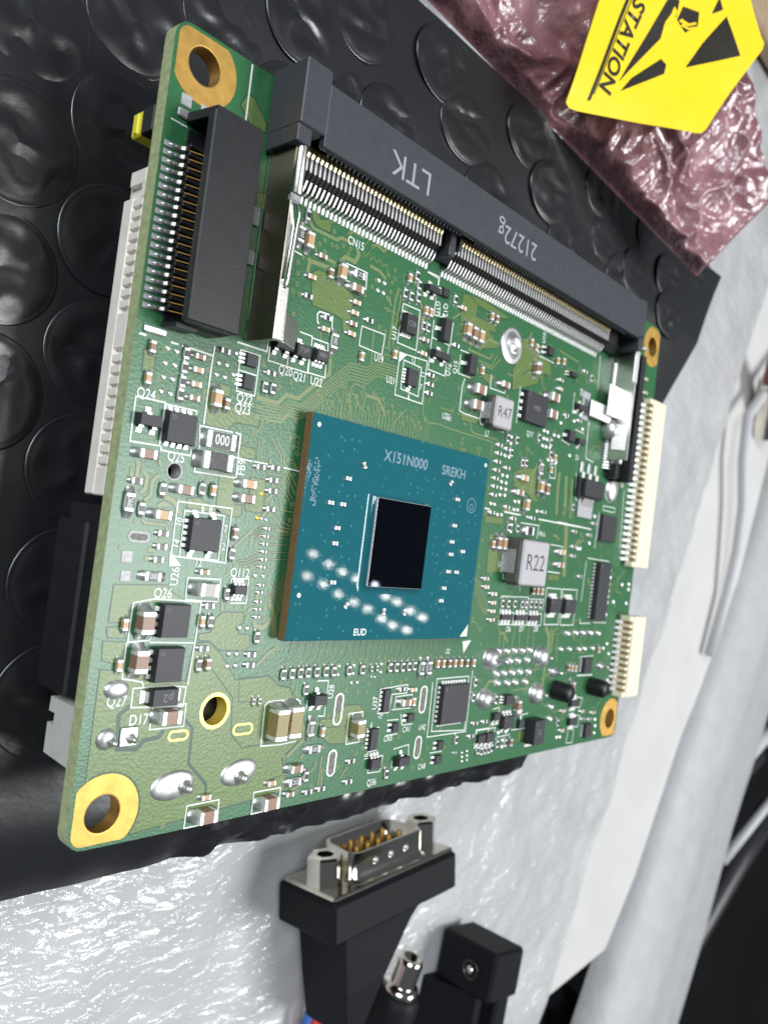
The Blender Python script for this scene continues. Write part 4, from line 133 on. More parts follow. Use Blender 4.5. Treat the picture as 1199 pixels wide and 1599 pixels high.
def film(m, bs, bd, st, rough, tint):
    nt = m.node_tree; b = nt.nodes['Principled BSDF']; b.inputs['Coat Weight'].default_value = 1.0; b.inputs['Coat Roughness'].default_value = rough
    tc = nt.nodes.new('ShaderNodeTexCoord'); mp_ = nt.nodes.new('ShaderNodeMapping'); mp_.inputs['Scale'].default_value = (.45, 1, 1); mp_.inputs['Rotation'].default_value = (0, 0, .35)
    n = nt.nodes.new('ShaderNodeTexNoise'); n.inputs['Scale'].default_value = bs; n.inputs['Detail'].default_value = 3; n.inputs['Distortion'].default_value = .6
    bp = nt.nodes.new('ShaderNodeBump'); bp.inputs['Strength'].default_value = st; bp.inputs['Distance'].default_value = bd
    nt.links.new(tc.outputs['Object'], mp_.inputs['Vector']); nt.links.new(mp_.outputs['Vector'], n.inputs['Vector']); nt.links.new(n.outputs['Fac'], bp.inputs['Height']); nt.links.new(bp.outputs['Normal'], b.inputs['Coat Normal'])
film(M['foam'], 480, .0010, 1.0, .085, None)
# package top: teal with fine pale specks
m = mat('package_teal', (.006, .085, .125), .014, spec=.55, bump=.11, bs=3600, bd=.000010); M['pkg'] = m
nt = m.node_tree; b = nt.nodes['Principled BSDF']; tc = nt.nodes.new('ShaderNodeTexCoord')
vo = nt.nodes.new('ShaderNodeTexVoronoi'); vo.inputs['Scale'].default_value = 900; vo.inputs['Randomness'].default_value = .75
nt.links.new(tc.outputs['Object'], vo.inputs['Vector'])
rp = nt.nodes.new('ShaderNodeValToRGB'); rp.color_ramp.elements[0].position = .11; rp.color_ramp.elements[1].position = .15
rp.color_ramp.elements[0].color = (.055, .20, .25, 1); rp.color_ramp.elements[1].color = (.013, .108, .132, 1)
nt.links.new(vo.outputs['Distance'], rp.inputs['Fac']); nt.links.new(rp.outputs['Color'], b.inputs['Base Color'])
# ---------------------------------------------------------------- mesh helpers (millimetres in, metres out)
class MB:
    def __init__(s): s.v = []; s.f = []; s.m = []; s.mats = []; s.sm = []
    def mi(s, k):
        if k not in s.mats: s.mats.append(k)
        return s.mats.index(k)
    def add(s, vs, fs, k, smooth=False):
        o = len(s.v); s.v += [tuple(v) for v in vs]; i = s.mi(k)
        for f in fs: s.f.append(tuple(a+o for a in f)); s.m.append(i); s.sm.append(smooth)
    def box(s, x0, x1, y0, y1, z0, z1, k, c=0.):
        """box with chamfer c"""
        if c <= 0:
            v = [(x, y, z) for x in (x0, x1) for y in (y0, y1) for z in (z0, z1)]
            s.add(v, [(0,1,3,2),(4,6,7,5),(0,4,5,1),(2,3,7,6),(0,2,6,4),(1,5,7,3)], k); return
        c = min(c, (x1-x0)*.45, (y1-y0)*.45, (z1-z0)*.45)
        v = []; idx = {}
        for i, x in enumerate((x0, x1)):
            for j, y in enumerate((y0, y1)):
                for l, z in enumerate((z0, z1)):
                    sx, sy, sz = (1-2*i)*c, (1-2*j)*c, (1-2*l)*c
                    for a, p in enumerate(((x, y+sy, z+sz), (x+sx, y, z+sz), (x+sx, y+sy, z))):
                        idx[i, j, l, a] = len(v); v.append(p)
        f = []
        I = idx
        for i in (0, 1):
            q = [I[i,0,0,0], I[i,0,1,0], I[i,1,1,0], I[i,1,0,0]]; f.append(q if i == 0 else q[::-1])
            q = [I[0,i,0,1], I[1,i,0,1], I[1,i,1,1], I[0,i,1,1]]; f.append(q if i == 0 else q[::-1])
            q = [I[0,0,i,2], I[0,1,i,2], I[1,1,i,2], I[1,0,i,2]]; f.append(q if i == 0 else q[::-1])
        for i in (0, 1):
            for j in (0, 1):
                f.append([I[i,j,0,0], I[i,j,1,0], I[i,j,1,1], I[i,j,0,1]])
                f.append([I[i,0,j,0], I[i,1,j,0], I[i,1,j,2], I[i,0,j,2]])
                f.append([I[0,i,j,1], I[1,i,j,1], I[1,i,j,2], I[0,i,j,2]])
                for l in (0, 1): f.append([I[i,j,l,0], I[i,j,l,1], I[i,j,l,2]])
        s.add(v, f, k)
    def prism(s, poly, z0, z1, k, side=None):
        n = len(poly); v = [(x, y, z0) for x, y in poly]+[(x, y, z1) for x, y in poly]
        s.add(v, [tuple(range(n-1, -1, -1)), tuple(range(n, 2*n))], k)
        s.add(v, [(i, (i+1) % n, n+(i+1) % n, n+i) for i in range(n)], side or k)
    def extrude(s, prof, axis, a0, a1, k):
        """prof: list of 2-tuples in the plane normal to axis ('x': (y,z), 'y': (x,z))"""
        n = len(prof)
        P = (lambda a, p: (a, p[0], p[1])) if axis == 'x' else (lambda a, p: (p[0], a, p[1]))
        v = [P(a0, p) for p in prof]+[P(a1, p) for p in prof]
        s.add(v, [tuple(range(n-1, -1, -1)), tuple(range(n, 2*n))]+[(i, (i+1) % n, n+(i+1) % n, n+i) for i in range(n)], k)
    def lathe(s, prof, k, n=20, c=(0, 0), sy=1., smooth=True, rot=0.):
        """prof: (r,z) pairs; around z at c"""
        v = []; f = []
        for r, z in prof:
            for i in range(n):
                a = 2*math.pi*i/n; x, y = r*math.cos(a), r*math.sin(a)*sy
                v.append((c[0]+x*math.cos(rot)-y*math.sin(rot), c[1]+x*math.sin(rot)+y*math.cos(rot), z))
        for j in range(len(prof)-1):
            for i in range(n): f.append((j*n+i, j*n+(i+1) % n, (j+1)*n+(i+1) % n, (j+1)*n+i))
        if prof[-1][0] > 1e-6: f.append(tuple((len(prof)-1)*n+i for i in range(n)))
        s.add(v, f, k, smooth)
    def oval(s, cx, cy, L, W, z0, z1, k, rot=0., hole=None, n=10):
        """stadium shape; hole = inner width difference"""
        def ring(l, w):
            p = []
            for i in range(n+1):
                a = -math.pi/2+math.pi*i/n; p.append((l/2-w/2+w/2*math.cos(a), w/2*math.sin(a)))
            for i in range(n+1):
                a = math.pi/2+math.pi*i/n; p.append((-l/2+w/2+w/2*math.cos(a), w/2*math.sin(a)))
            cr, sr = math.cos(rot), math.sin(rot)
            return [(cx+x*cr-y*sr, cy+x*sr+y*cr) for x, y in p]
        o = ring(L, W); N = len(o)
        if hole:
            q = ring(L-hole, W-hole)
            v = [(x, y, z0) for x, y in o]+[(x, y, z1) for x, y in o]+[(x, y, z1) for x, y in q]+[(x, y, z0-.5) for x, y in q]
            f = []
            for a in range(3):
                for i in range(N): f.append((a*N+i, a*N+(i+1) % N, (a+1)*N+(i+1) % N, (a+1)*N+i))
            s.add(v, f, k)
        else: s.prism(o, z0, z1, k)
    def ribbon(s, pts, w, z, k, th=.02):
        """flat mitred strip, a thin raised layer"""
        n = len(pts); L = []; R_ = []
        for i, p in enumerate(pts):
            def nrm(a, b):
                d = Vector((b[0]-a[0], b[1]-a[1])); d = d.normalized() if d.length > 1e-6 else Vector((1, 0)); return Vector((-d.y, d.x))
            if i == 0: m = nrm(pts[0], pts[1]); sc_ = 1
            elif i == n-1: m = nrm(pts[-2], pts[-1]); sc_ = 1
            else:
                a = nrm(pts[i-1], p); b_ = nrm(p, pts[i+1]); m = a+b_
                if m.length < .2: m = a
                m.normalize(); sc_ = min(1.6, 1/max(.3, m.dot(a)))
            if n > 2 and pts[0] == pts[-1] and i in (0, n-1):
                a = nrm(pts[-2], pts[0]); b_ = nrm(pts[0], pts[1]); m = (a+b_).normalized(); sc_ = min(1.6, 1/max(.3, m.dot(a)))
            L.append((p[0]+m.x*w/2*sc_, p[1]+m.y*w/2*sc_)); R_.append((p[0]-m.x*w/2*sc_, p[1]-m.y*w/2*sc_))
        v = [(x, y, z) for x, y in L]+[(x, y, z) for x, y in R_]+[(x, y, z-th) for x, y in L]+[(x, y, z-th) for x, y in R_]
        f = []
        for i in range(n-1):
            f += [(i, n+i, n+i+1, i+1), (2*n+i, i, i+1, 2*n+i+1), (n+i, 3*n+i, 3*n+i+1, n+i+1)]
        s.add(v, f, k)
    def tube(s, pts, r, k, n=8, smooth=True, cap=True, rr=None):
        pts = [Vector(p) for p in pts]; v = []; f = []; up = Vector((.31, .2, .93))
        for i, p in enumerate(pts):
            d = (pts[min(i+1, len(pts)-1)]-pts[max(i-1, 0)]).normalized()
            a = d.cross(up); a = a.normalized() if a.length > .05 else d.cross(Vector((1, 0, 0))).normalized(); b_ = d.cross(a)
            q = rr[i] if rr else r
            for j in range(n):
                t = 2*math.pi*j/n; v.append(p+a*math.cos(t)*q+b_*math.sin(t)*q)
        for i in range(len(pts)-1):
            for j in range(n): f.append((i*n+j, i*n+(j+1) % n, (i+1)*n+(j+1) % n, (i+1)*n+j))
        if cap: f += [tuple(range(n-1, -1, -1)), tuple((len(pts)-1)*n+j for j in range(n))]
        s.add(v, f, k, smooth)
    def mesh(s, name):
        me = bpy.data.meshes.new(name)
        me.from_pydata([(x*S, y*S, z*S) for x, y, z in s.v], [], s.f)
        for k in s.mats: me.materials.append(M[k])
        me.polygons.foreach_set('material_index', s.m); me.polygons.foreach_set('use_smooth', s.sm)
        import bmesh
        bm = bmesh.new(); bm.from_mesh(me); bmesh.ops.recalc_face_normals(bm, faces=bm.faces); bm.to_mesh(me); bm.free()
        return me
def obj(name, me, parent=None, loc=(0, 0, 0), rz=0., label=None, cat=None, kind=None, group=None, rot=None):
    if isinstance(me, MB): me = me.mesh(name)
    o = bpy.data.objects.new(name, me); COL.objects.link(o); o.parent = parent
    o.location = Vector(loc)*S; o.rotation_euler = rot or (0, 0, rz)
    if label: o['label'] = label
    if cat: o['category'] = cat
    if kind: o['kind'] = kind
    if group: o['group'] = group
    return o
def thing(name, label, cat, loc=(0, 0, 0), rot=(0, 0, 0)): return obj(name, None, None, loc, 0, label, cat, rot=rot)
def text(parent, s, x, y, z, h, rz=0., k='white', name='lettering', wide=1., bold=0., th=.012, mtx=None):
    cu = bpy.data.curves.new('txt', 'FONT'); cu.body = s; cu.size = 1.0; cu.align_x = 'CENTER'; cu.align_y = 'CENTER'; cu.offset = bold; cu.resolution_u = 3
    t = bpy.data.objects.new('txt', cu); COL.objects.link(t)
    me = bpy.data.meshes.new_from_object(t.evaluated_get(bpy.context.evaluated_depsgraph_get()))
    bpy.data.objects.remove(t); bpy.data.curves.remove(cu)
    me.name = name; me.materials.clear(); me.materials.append(M[k])
    k2 = h/.70
    for v in me.vertices: v.co = Vector((v.co.x*k2*wide*S, v.co.y*k2*S, v.co.z))
    o = obj(name, me, parent, (x, y, z), math.radians(rz))
    return o
# ================================================================ THE CIRCUIT BOARD
board = thing('circuit_board', 'green single-board computer with blue processor lying on the black bubble wrap', 'circuit board')
HOLES = [(3.2, 69.0), (3.0, 2.9), (97.3, 3.3), (97.2, 68.3)]
def arc(cx, cy, r, a0, a1, n): return [(cx+r*math.cos(math.radians(a0+(a1-a0)*i/n)), cy+r*math.sin(math.radians(a0+(a1-a0)*i/n))) for i in range(n+1)]
# board panel with real drilled holes: outline cut into cells around each hole
def board_panel():
    import bmesh
    bm = bmesh.new()
    outline = arc(1.6, 1.6, 1.6, 180, 270, 5)+arc(98.4, 1.6, 1.6, 270, 360, 5)+arc(98.4, 70.4, 1.6, 0, 90, 5)+arc(1.6, 70.4, 1.6, 90, 180, 5)
    holes = [(x, y, 1.72, 24) for x, y in HOLES]+[(13.5, 11.0, 1.40, 24), (5.6, 33.1, .70, 18)]
    def loop(pts):
        vs = [bm.verts.new((x*S, y*S, 0)) for x, y in pts]
        return [bm.edges.new((vs[i], vs[(i+1) % len(vs)])) for i in range(len(vs))]
    es = loop(outline)
    for x, y, r, n in holes: es += loop(arc(x, y, r, 0, 360-360/n, n-1))
    r = bmesh.ops.triangle_fill(bm, edges=es, use_beauty=True)
    top = [f for f in r['geom'] if isinstance(f, bmesh.types.BMFace)]
    for f in top:
        if f.normal.z < 0: f.normal_flip()
    ext = bmesh.ops.extrude_face_region(bm, geom=top)
    for v in [g for g in ext['geom'] if isinstance(g, bmesh.types.BMVert)]: v.co.z = -1.6*S
    bmesh.ops.recalc_face_normals(bm, faces=bm.faces)
    me = bpy.data.meshes.new('board_panel')
    for k in ('mask', 'laminate', 'gold'): me.materials.append(M[k])
    for f in bm.faces:
        c = f.calc_center_median()/S
        f.material_index = 0
        if abs(f.normal.z) < .5:
            f.material_index = 1
            for x, y, r_, n in holes[:5]:
                if (c.x-x)**2+(c.y-y)**2 < (r_+.1)**2: f.material_index = 2
    bm.to_mesh(me); bm.free(); return me
panel = obj('board_panel', board_panel(), board)
# gold mounting rings, clipped by the board edge
def clip(poly, x0, x1, y0, y1):
    def cut(p, inside, inter):
        out = []
        for i in range(len(p)):
            a, b_ = p[i-1], p[i]
            if inside(b_):
                if not inside(a): out.append(inter(a, b_))
                out.append(b_)
            elif inside(a): out.append(inter(a, b_))
        return out
    L = lambda a, b_, t: (a[0]+(b_[0]-a[0])*t, a[1]+(b_[1]-a[1])*t)
    p = cut(poly, lambda q: q[0] >= x0, lambda a, b_: L(a, b_, (x0-a[0])/(b_[0]-a[0])))
    p = cut(p, lambda q: q[0] <= x1, lambda a, b_: L(a, b_, (x1-a[0])/(b_[0]-a[0])))
    p = cut(p, lambda q: q[1] >= y0, lambda a, b_: L(a, b_, (y0-a[1])/(b_[1]-a[1])))
    return cut(p, lambda q: q[1] <= y1, lambda a, b_: L(a, b_, (y1-a[1])/(b_[1]-a[1])))
for hx, hy in HOLES:
    mb = MB(); n = 64; v = []; f = []
    for i in range(n):
        a = 2*math.pi*i/n; dx, dy = math.cos(a), math.sin(a); r = 3.45
        lim = []
        if dx < 0: lim.append((hx-.35)/-dx)
        if dx > 0: lim.append((99.65-hx)/dx)
        if dy < 0: lim.append((hy-.35)/-dy)
        if dy > 0: lim.append((71.65-hy)/dy)
        r = min([r]+lim)
        ex, ey = hx+dx*r, hy+dy*r          # keep clear of the rounded board corner
        cx = 1.6 if ex < 50 else 98.4; cy = 1.6 if ey < 36 else 70.4
        if (ex-cx)*(1 if cx > 50 else -1) > 0 and (ey-cy)*(1 if cy > 36 else -1) > 0:
            d = math.hypot(ex-cx, ey-cy)
            if d > 1.3: ex, ey = cx+(ex-cx)*1.3/d, cy+(ey-cy)*1.3/d
        v += [(ex, ey, .005), (ex, ey, .045), (hx+dx*1.76, hy+dy*1.76, .045), (hx+dx*1.66, hy+dy*1.66, .03), (hx+dx*1.66, hy+dy*1.66, -1.62)]
    for i in range(n):
        for j in range(4): f.append((i*5+j, ((i+1) % n)*5+j, ((i+1) % n)*5+j+1, i*5+j+1))
    mb.add(v, f, 'gold'); obj('mounting_ring', mb, board)
def ring(cx, cy, r0, r1, k, name, z=.045):
    mb = MB(); mb.lathe([(r1, .004), (r1, z), (r0, z), (r0-.05, z-.03), (r0-.05, -1.5)], k, 32, (cx, cy), smooth=False)
    mb2 = None
    mb.v; obj(name, mb, board)
def strip_cap(mb):   # remove the closing n-gon that lathe adds
    mb.f.pop(); mb.m.pop(); mb.sm.pop()
mb = MB(); mb.lathe([(1.75, .004), (1.75, .045), (1.42, .045), (1.38, .02), (1.38, -1.55)], 'goldy', 36, (13.5, 11.0), smooth=False); strip_cap(mb); obj('plated_hole', mb, board)
mb = MB(); mb.lathe([(.82, .004), (.82, .03), (.72, .03), (.69, .01), (.69, -1.55)], 'tindull', 24, (5.6, 33.1), smooth=False); strip_cap(mb); obj('plated_hole', mb, board)
def slot(cx, cy, L, W, rot, k, inner):
    mb = MB(); mb.oval(cx, cy, L, W, .004, .05, k, math.radians(rot), hole=.36)
    o = obj('plated_slot', mb, board)
    mb = MB(); mb.oval(cx, cy, L-.38, W-.38, .006, .016, inner, math.radians(rot)); obj('slot_fill', mb, o)
slot(17.2, 8.9, 2.5, 1.15, 0, 'goldy', 'hole'); slot(9.7, 9.0, 2.2, 1.0, 0, 'goldy', 'tindull'); slot(2.95, 26.95, 2.1, .95, 0, 'tindull', 'slotgrey')
for x, y, L in ((30.35, 9.9, 3.6), (30.35, 3.9, 3.0), (45.2, 10.0, 3.5), (45.3, 4.0, 2.9)): slot(x, y, L, 1.35, 90, 'tin', 'slotgrey')
# copper areas under the mask, traces, clearances, vias
for i, p in enumerate(POURS):
    mb = MB()
    if abs(p[0][0]) < 3 and p[0][1] < 18 and len(p) > 20:              # the large area carries the plated hole: join outline and hole with a slit
        cx_, cy_ = 13.5, 11.0; k_ = min(range(len(p)), key=lambda q: (p[q][0]-cx_)**2+(p[q][1]-cy_)**2); a0 = math.degrees(math.atan2(p[k_][1]-cy_, p[k_][0]-cx_))
        sgn = sum(p[q-1][0]*p[q][1]-p[q][0]*p[q-1][1] for q in range(len(p)))
        p = p[:k_+1]+arc(cx_, cy_, 1.6, a0, a0-360 if sgn > 0 else a0+360, 30)+[(p[k_][0]+.004, p[k_][1]+.004)]+p[k_+1:]
    mb.prism(p, .004, .022, 'pour'); obj('copper_area', mb, board)
mb = MB()
for i, (w, p) in enumerate(CLEARANCES): mb.ribbon(p, w, .0235+i*.0001, 'gap', .010)
for i, p in enumerate(POURS): mb.ribbon(p+[p[0]], .11, .0245+.0001*i, 'gap', .012)
for i, (w, p) in enumerate(TRACES):
    if all(q[1] < 37 and q[0] < 52 for q in p): mb.ribbon(p, w*1.25+.14, .0148+(i % 40)*.0001, 'gap', .010)
obj('clearance_gaps', mb, board, kind='stuff')
mb = MB()
for i, (w, p) in enumerate(TRACES): mb.ribbon(p, w*1.25, .028+(i % 40)*.0001, 'trace', .022)
obj('copper_traces', mb, board, kind='stuff')
mb = MB()
for i, (x, y) in enumerate(VIAS):
    r = .25; mb.lathe([(r, .004), (r, .042), (r*.55, .042), (r*.5, .034)], 'trace', 10, (x, y), smooth=False)
    mb.m[-1] = mb.mi('mask')
obj('vias', mb, board, kind='stuff')
mb = MB()
for i, (w, p) in enumerate(SILK): mb.ribbon(p, w, .052+(i % 30)*.0003, 'white', .012)
for p in SILK_TRIANGLES: mb.prism(p, .04, .053, 'white')
obj('printed_outlines', mb, board)
for s, x, y, h, r in PRINT: text(board, s, x, y, .056, h*.86, r, wide=.82, bold=.012)
# ---------------------------------------------------------------- chip passives
SIZE = dict(r2=(.6, .3, .25), c2=(.6, .3, .3), c4=(1.0, .5, .48), r4=(1.0, .5, .35), c6=(1.6, .82, .8), r6=(1.6, .82, .45), c8=(2.0, 1.25, 1.25), r8=(2.0, 1.25, .5), c12=(3.2, 1.6, 1.6), r12=(3.2, 1.6, .55), f12=(3.2, 1.6, 1.1))
TERM = dict(r2=.16, c2=.16, c4=.24, r4=.24, c6=.36, r6=.34, c8=.45, r8=.4, c12=.5, r12=.5, f12=.62)
def fillet(mb, sx, L, W, h, big):
    """solder fillet at the end sx of a chip part, a curved wedge on its pad"""
    e = .34 if not big else .62; x0 = L/2-.02; n = 5; hh = h*.62; w = W/2*1.08
    prof = [(x0, .02)]+[(x0+e*t/n, .03+hh*(1-t/n)**2) for t in range(n+1)]
    v = []
    for i, (x, z) in enumerate(prof):
        k = 1-.25*(i/len(prof))**2
        v += [(sx*x, -w*k, z), (sx*x, w*k, z)]
    v += [(sx*(x0+e), -w*.75, .005), (sx*(x0+e), w*.75, .005), (sx*x0, -w, .005), (sx*x0, w, .005)]
    f = [(2*i, 2*i+1, 2*i+3, 2*i+2) for i in range(1, len(prof)+1)]
    N = len(prof)
    f.append(tuple([2*i for i in range(1, N)]+[2*N, 2*N+2])); f.append(tuple([2*i+1 for i in range(1, N)]+[2*N+1, 2*N+3]))
    mb.add(v, f, 'tin', True)
MC = {}
def passive_meshes(k, bodymat):
    if (k, bodymat) in MC: return MC[k, bodymat]
    L, W, h = SIZE[k]; t = TERM[k]; big = L > 1.2; isr = k[0] == 'r'
    body = MB(); end = []
    if isr:
        body.box(-L/2+t*.9, L/2-t*.9, -W/2, W/2, .03, h*.86, 'ceram', .02)
        body.box(-L/2+t, L/2-t, -W/2*.94, W/2*.94, h*.86, h, 'res', .03)
    else: body.box(-L/2+t*.8, L/2-t*.8, -W/2*.97, W/2*.97, .03, h*.985, bodymat, .03)
    for sx in (-1, 1):
        mb = MB() if big else body
        x0, x1 = sorted((sx*(L/2-t), sx*L/2))
        mb.box(x0, x1, -W/2, W/2, .02, h, 'term', .06 if big else .035)
        fillet(mb, sx, L, W, h, big)
        if big: end.append(mb.mesh('terminal'))
    MC[k, bodymat] = (body.mesh('body'), end); return MC[k, bodymat]
for i, (k, x, y, r) in enumerate(PASSIVES):
    if k[0] == 'r': bm_, nm = 'res', 'resistor'
    elif k == 'f12': bm_, nm = 'ferrite', 'ferrite_bead'
    else:
        nm = 'capacitor'
        bm_ = 'tan' if (k in ('c6', 'c4') and (i*7) % 3) else 'brown'
        if k == 'c12': bm_ = 'olivecap'
        if k == 'c8' and x > 9 and x < 14.5 and y > 20: bm_ = 'greycap'
        if k == 'c8' and 20 < x < 40: bm_ = 'olivecap' if x > 30 else 'brown'
    b_, ends = passive_meshes(k, bm_)
    jit = random.uniform(-1.6, 1.6)
    o = obj(nm, b_, board, (x, y, .012), math.radians(r+jit))
    for e in ends: obj('terminal', e, o)
    if k == 'r12': text(o, '000', 0, 0, .57, .95, 0, wide=.8, bold=.01)
    elif k == 'r6': text(o, random.choice(('000', '103', '202')) if x > 4 or y < 25 else '3MC', 0, 0, .465, .5, 0 if r == 0 else 90-90, wide=.7)
# ---------------------------------------------------------------- chips
def lead_gull(w, reach, h):
    """gull-wing lead along +x starting at the body face x=0"""
    mb = MB(); t = .12
    prof = [(-.05, h*.5), (reach*.35, h*.5), (reach*.55, .06+t), (reach, .05+t), (reach, .05), (reach*.42, .05), (reach*.24, h*.5-t), (-.05, h*.5-t)]
    n = len(prof); v = [(x, -w/2, z) for x, z in prof]+[(x, w/2, z) for x, z in prof]
    mb.add(v, [tuple(range(n-1, -1, -1)), tuple(range(n, 2*n))]+[(i, (i+1) % n, n+(i+1) % n, n+i) for i in range(n)], 'term')
    mb.box(reach*.3, reach*1.25, -w*.62, w*.62, .008, .085, 'tin', .035)
    return mb.mesh('lead')
LC = {}
def get_lead(w, reach, h):
    k = (round(w, 2), round(reach, 2), round(h, 2))
    if k not in LC: LC[k] = lead_gull(*k)
    return LC[k]
LASER = {(17.08, 46.59): '71P', (19.85, 46.82): '980', (58.89, 47.96): 'M03', (32.57, 53.19): 'C58', (70.0, 2.04): 'CJ'}
for name, x0, y0, x1, y1, h, leads, lab in CHIPS:
    cx, cy, sx, sy = (x0+x1)/2, (y0+y1)/2, x1-x0, y1-y0
    mb = MB(); d = min(.12, h*.16)
    # draft angle: wider at the middle, narrower at top
    mb.box(-sx/2-d*.3, sx/2+d*.3, -sy/2-d*.3, sy/2+d*.3, .06, h*.55, 'epoxy', .03)
    v = [(-sx/2-d*.3, -sy/2-d*.3), (sx/2+d*.3, -sy/2-d*.3), (sx/2+d*.3, sy/2+d*.3), (-sx/2-d*.3, sy/2+d*.3)]
    u = [(-sx/2+d*.2, -sy/2+d*.2), (sx/2-d*.2, -sy/2+d*.2), (sx/2-d*.2, sy/2-d*.2), (-sx/2+d*.2, sy/2-d*.2)]
    w_ = [(a*.985, b_*.985) for a, b_ in u]
    V = [(a, b_, h*.5) for a, b_ in v]+[(a, b_, h-.04) for a, b_ in u]+[(a, b_, h) for a, b_ in w_]
    mb.add(V, [(0, 1, 5, 4), (1, 2, 6, 5), (2, 3, 7, 6), (3, 0, 4, 7), (4, 5, 9, 8), (5, 6, 10, 9), (6, 7, 11, 10), (7, 4, 8, 11), (8, 9, 10, 11)], 'epoxy')
    o = obj(name, mb, board, (cx, cy, 0))
    for sp in leads.split():
        wide = sp.endswith('w'); n = int(sp[2:].rstrip('w')); ax = sp[1]; sg = 1 if sp[0] == '+' else -1
        span = sy if ax == 'x' else sx; depth = sx if ax == 'x' else sy
        pit = span/(n+.3) if n > 2 else (span*.62 if n == 2 else 0)
        w = span*.62 if wide else min(.45, (span/max(n, 2))*.52)
        reach = .62 if wide else (.34 if n >= 4 else .55)
        hl = min(h, .9 if n < 4 else .5)
        for i in range(n):
            off = (i-(n-1)/2)*pit
            lx, ly, rz = (sg*depth/2, off, 0 if sg > 0 else 180) if ax == 'x' else (off, sg*depth/2, 90 if sg > 0 else -90)
            obj('lead', get_lead(w, reach, hl), o, (lx, ly, 0), math.radians(rz))
    for q, tx in LASER.items():
        if abs(q[0]-x0) < .05 and abs(q[1]-y0) < .05: text(o, tx, 0, 0, h+.004, min(.7, sx*.3), 0, 'mark')
    if lab: text(o, lab, .2, 0, h+.004, .75, 180, 'mark')
    if sx*sy > 4.5 and not lab:
        mb = MB(); mb.lathe([(.2, -.01), (.2, .002), (.15, .002), (.13, -.006), (0, -.006)], 'mark', 14); obj('index_dot', mb, o, (-sx/2+.5, sy/2-.5, h+.002))
# ---------------------------------------------------------------- solder dots (test points and through-hole joints)
DC = {}
for x, y, r in SOLDER_DOTS:
    if r not in DC:
        mb = MB(); hh = r*(.42 if r < .5 else .85)
        mb.lathe([(r*1.04, .006), (r, .035)]+[(r*math.cos(a*math.pi/12), .035+hh*math.sin(a*math.pi/12)) for a in range(1, 6)]+[(0, .035+hh)], 'tin', 16)
        DC[r] = mb.mesh('solder_joint')
    obj('solder_joint', DC[r], board, (x, y, 0), random.uniform(0, 6))
def mound(x, y, rx, ry, h, pin=None, rot=0., name='solder_joint'):
    mb = MB(); mb.lathe([(rx*1.03, .006), (rx, .03)]+[(rx*math.cos(a*math.pi/12), .03+h*math.sin(a*math.pi/12)) for a in range(1, 6)]+[(0, .03+h)], 'tin', 28, sy=ry/rx)
    o = obj(name, mb, board, (x, y, 0), rot)
    if pin:
        mb = MB(); px_, py_, pr, ph = pin
        mb.lathe([(pr*2.0, h*.55), (pr*1.25, h*.8+.15), (pr, h+.25), (pr, ph), (pr*.7, ph+pr*.4), (0, ph+pr*.5)], 'tin', 14, (px_, py_)); obj('pin_tip', mb, o)
mound(9.8, 4.4, 2.35, 1.35, .38, (1.1, -.35, .42, 1.15), math.radians(6)); mound(17.4, 4.6, 2.25, 1.3, .38, (-.1, -.35, .45, 1.1), math.radians(8))
mound(2.4, 9.4, .95, .95, .45, (.35, -.2, .28, 1.0)); mound(2.75, 13.65, 1.2, .85, .4)
mb = MB(); mb.box(-.85, .85, -.85, .85, .006, .2, 'tin', .12); o = obj('solder_joint', mb, board, (4.5, 9.45, 0)); mb = MB(); mb.lathe([(.5, .18), (.3, .4), (.28, .9), (0, 1.0)], 'tin', 12, (.25, -.2)); obj('pin_tip', mb, o)
for x, y, r, h, pin in ((58.9, 14.75, 1.75, 1.3, (.3, 0, .42, 2.6)), (71.9, 14.75, 1.75, 1.3, (.3, 0, .3, 1.9)), (58.4, 9.25, 1.6, 1.3, (.3, -.2, .3, 1.9)), (71.7, 9.2, 1.75, 1.3, (.3, 0, .3, 1.9)), (75.9, 12.3, .9, .9, (.2, 0, .35, 1.6)), (91.3, 12.6, .8, .7, (.2, 0, .3, 1.4))):
    mound(x, y, r, r*.92, h, pin)
mound(88.2, 42.0, 1.75, 2.2, .8); mound(67.4, 6.9, 1.0, .95, .7)
mb = MB(); mb.lathe([(2.5, .006), (2.5, .16), (2.25, .22), (2.0, .16), (1.7, .28), (1.3, .6), (1.1, .78), (.9, .8), (.62, .55), (.5, .5), (.3, .62), (0, .64)], 'tin', 40, (0, 0))
obj('solder_joint', mb, board, (54.9, 57.4, 0), label='large round rivet-like solder joint')
for x, y, s_ in ((2.06, 25.17, 1.05), (2.16, 23.5, .95), (1.89, 65.3, 1.05), (3.82, 65.3, .9)):
    mb = MB(); mb.box(-s_/2, s_/2, -s_/2, s_/2, .006, .06, 'tindull', .05); obj('solder_pad', mb, board, (x, y, 0))
for x, y in ((15.75, 32.3), (15.6, 29.9)):
    mb = MB(); mb.lathe([(.26, .006), (.26, .05), (0, .055)], 'goldy', 16); obj('test_point', mb, board, (x, y, 0))
# black locating pegs of the connectors underneath
for x, y in ((77.5, 9.4), (89.0, 9.4)):
    mb = MB(); mb.lathe([(1.45, .01), (1.4, 1.6), (1.25, 2.6), (1.05, 2.9), (0, 2.92)], 'plastic', 24); mb.box(-.25, .25, -1.5, -1.0, .1, 2.6, 'plastic', .08); obj('locating_peg', mb, board, (x, y, 0))
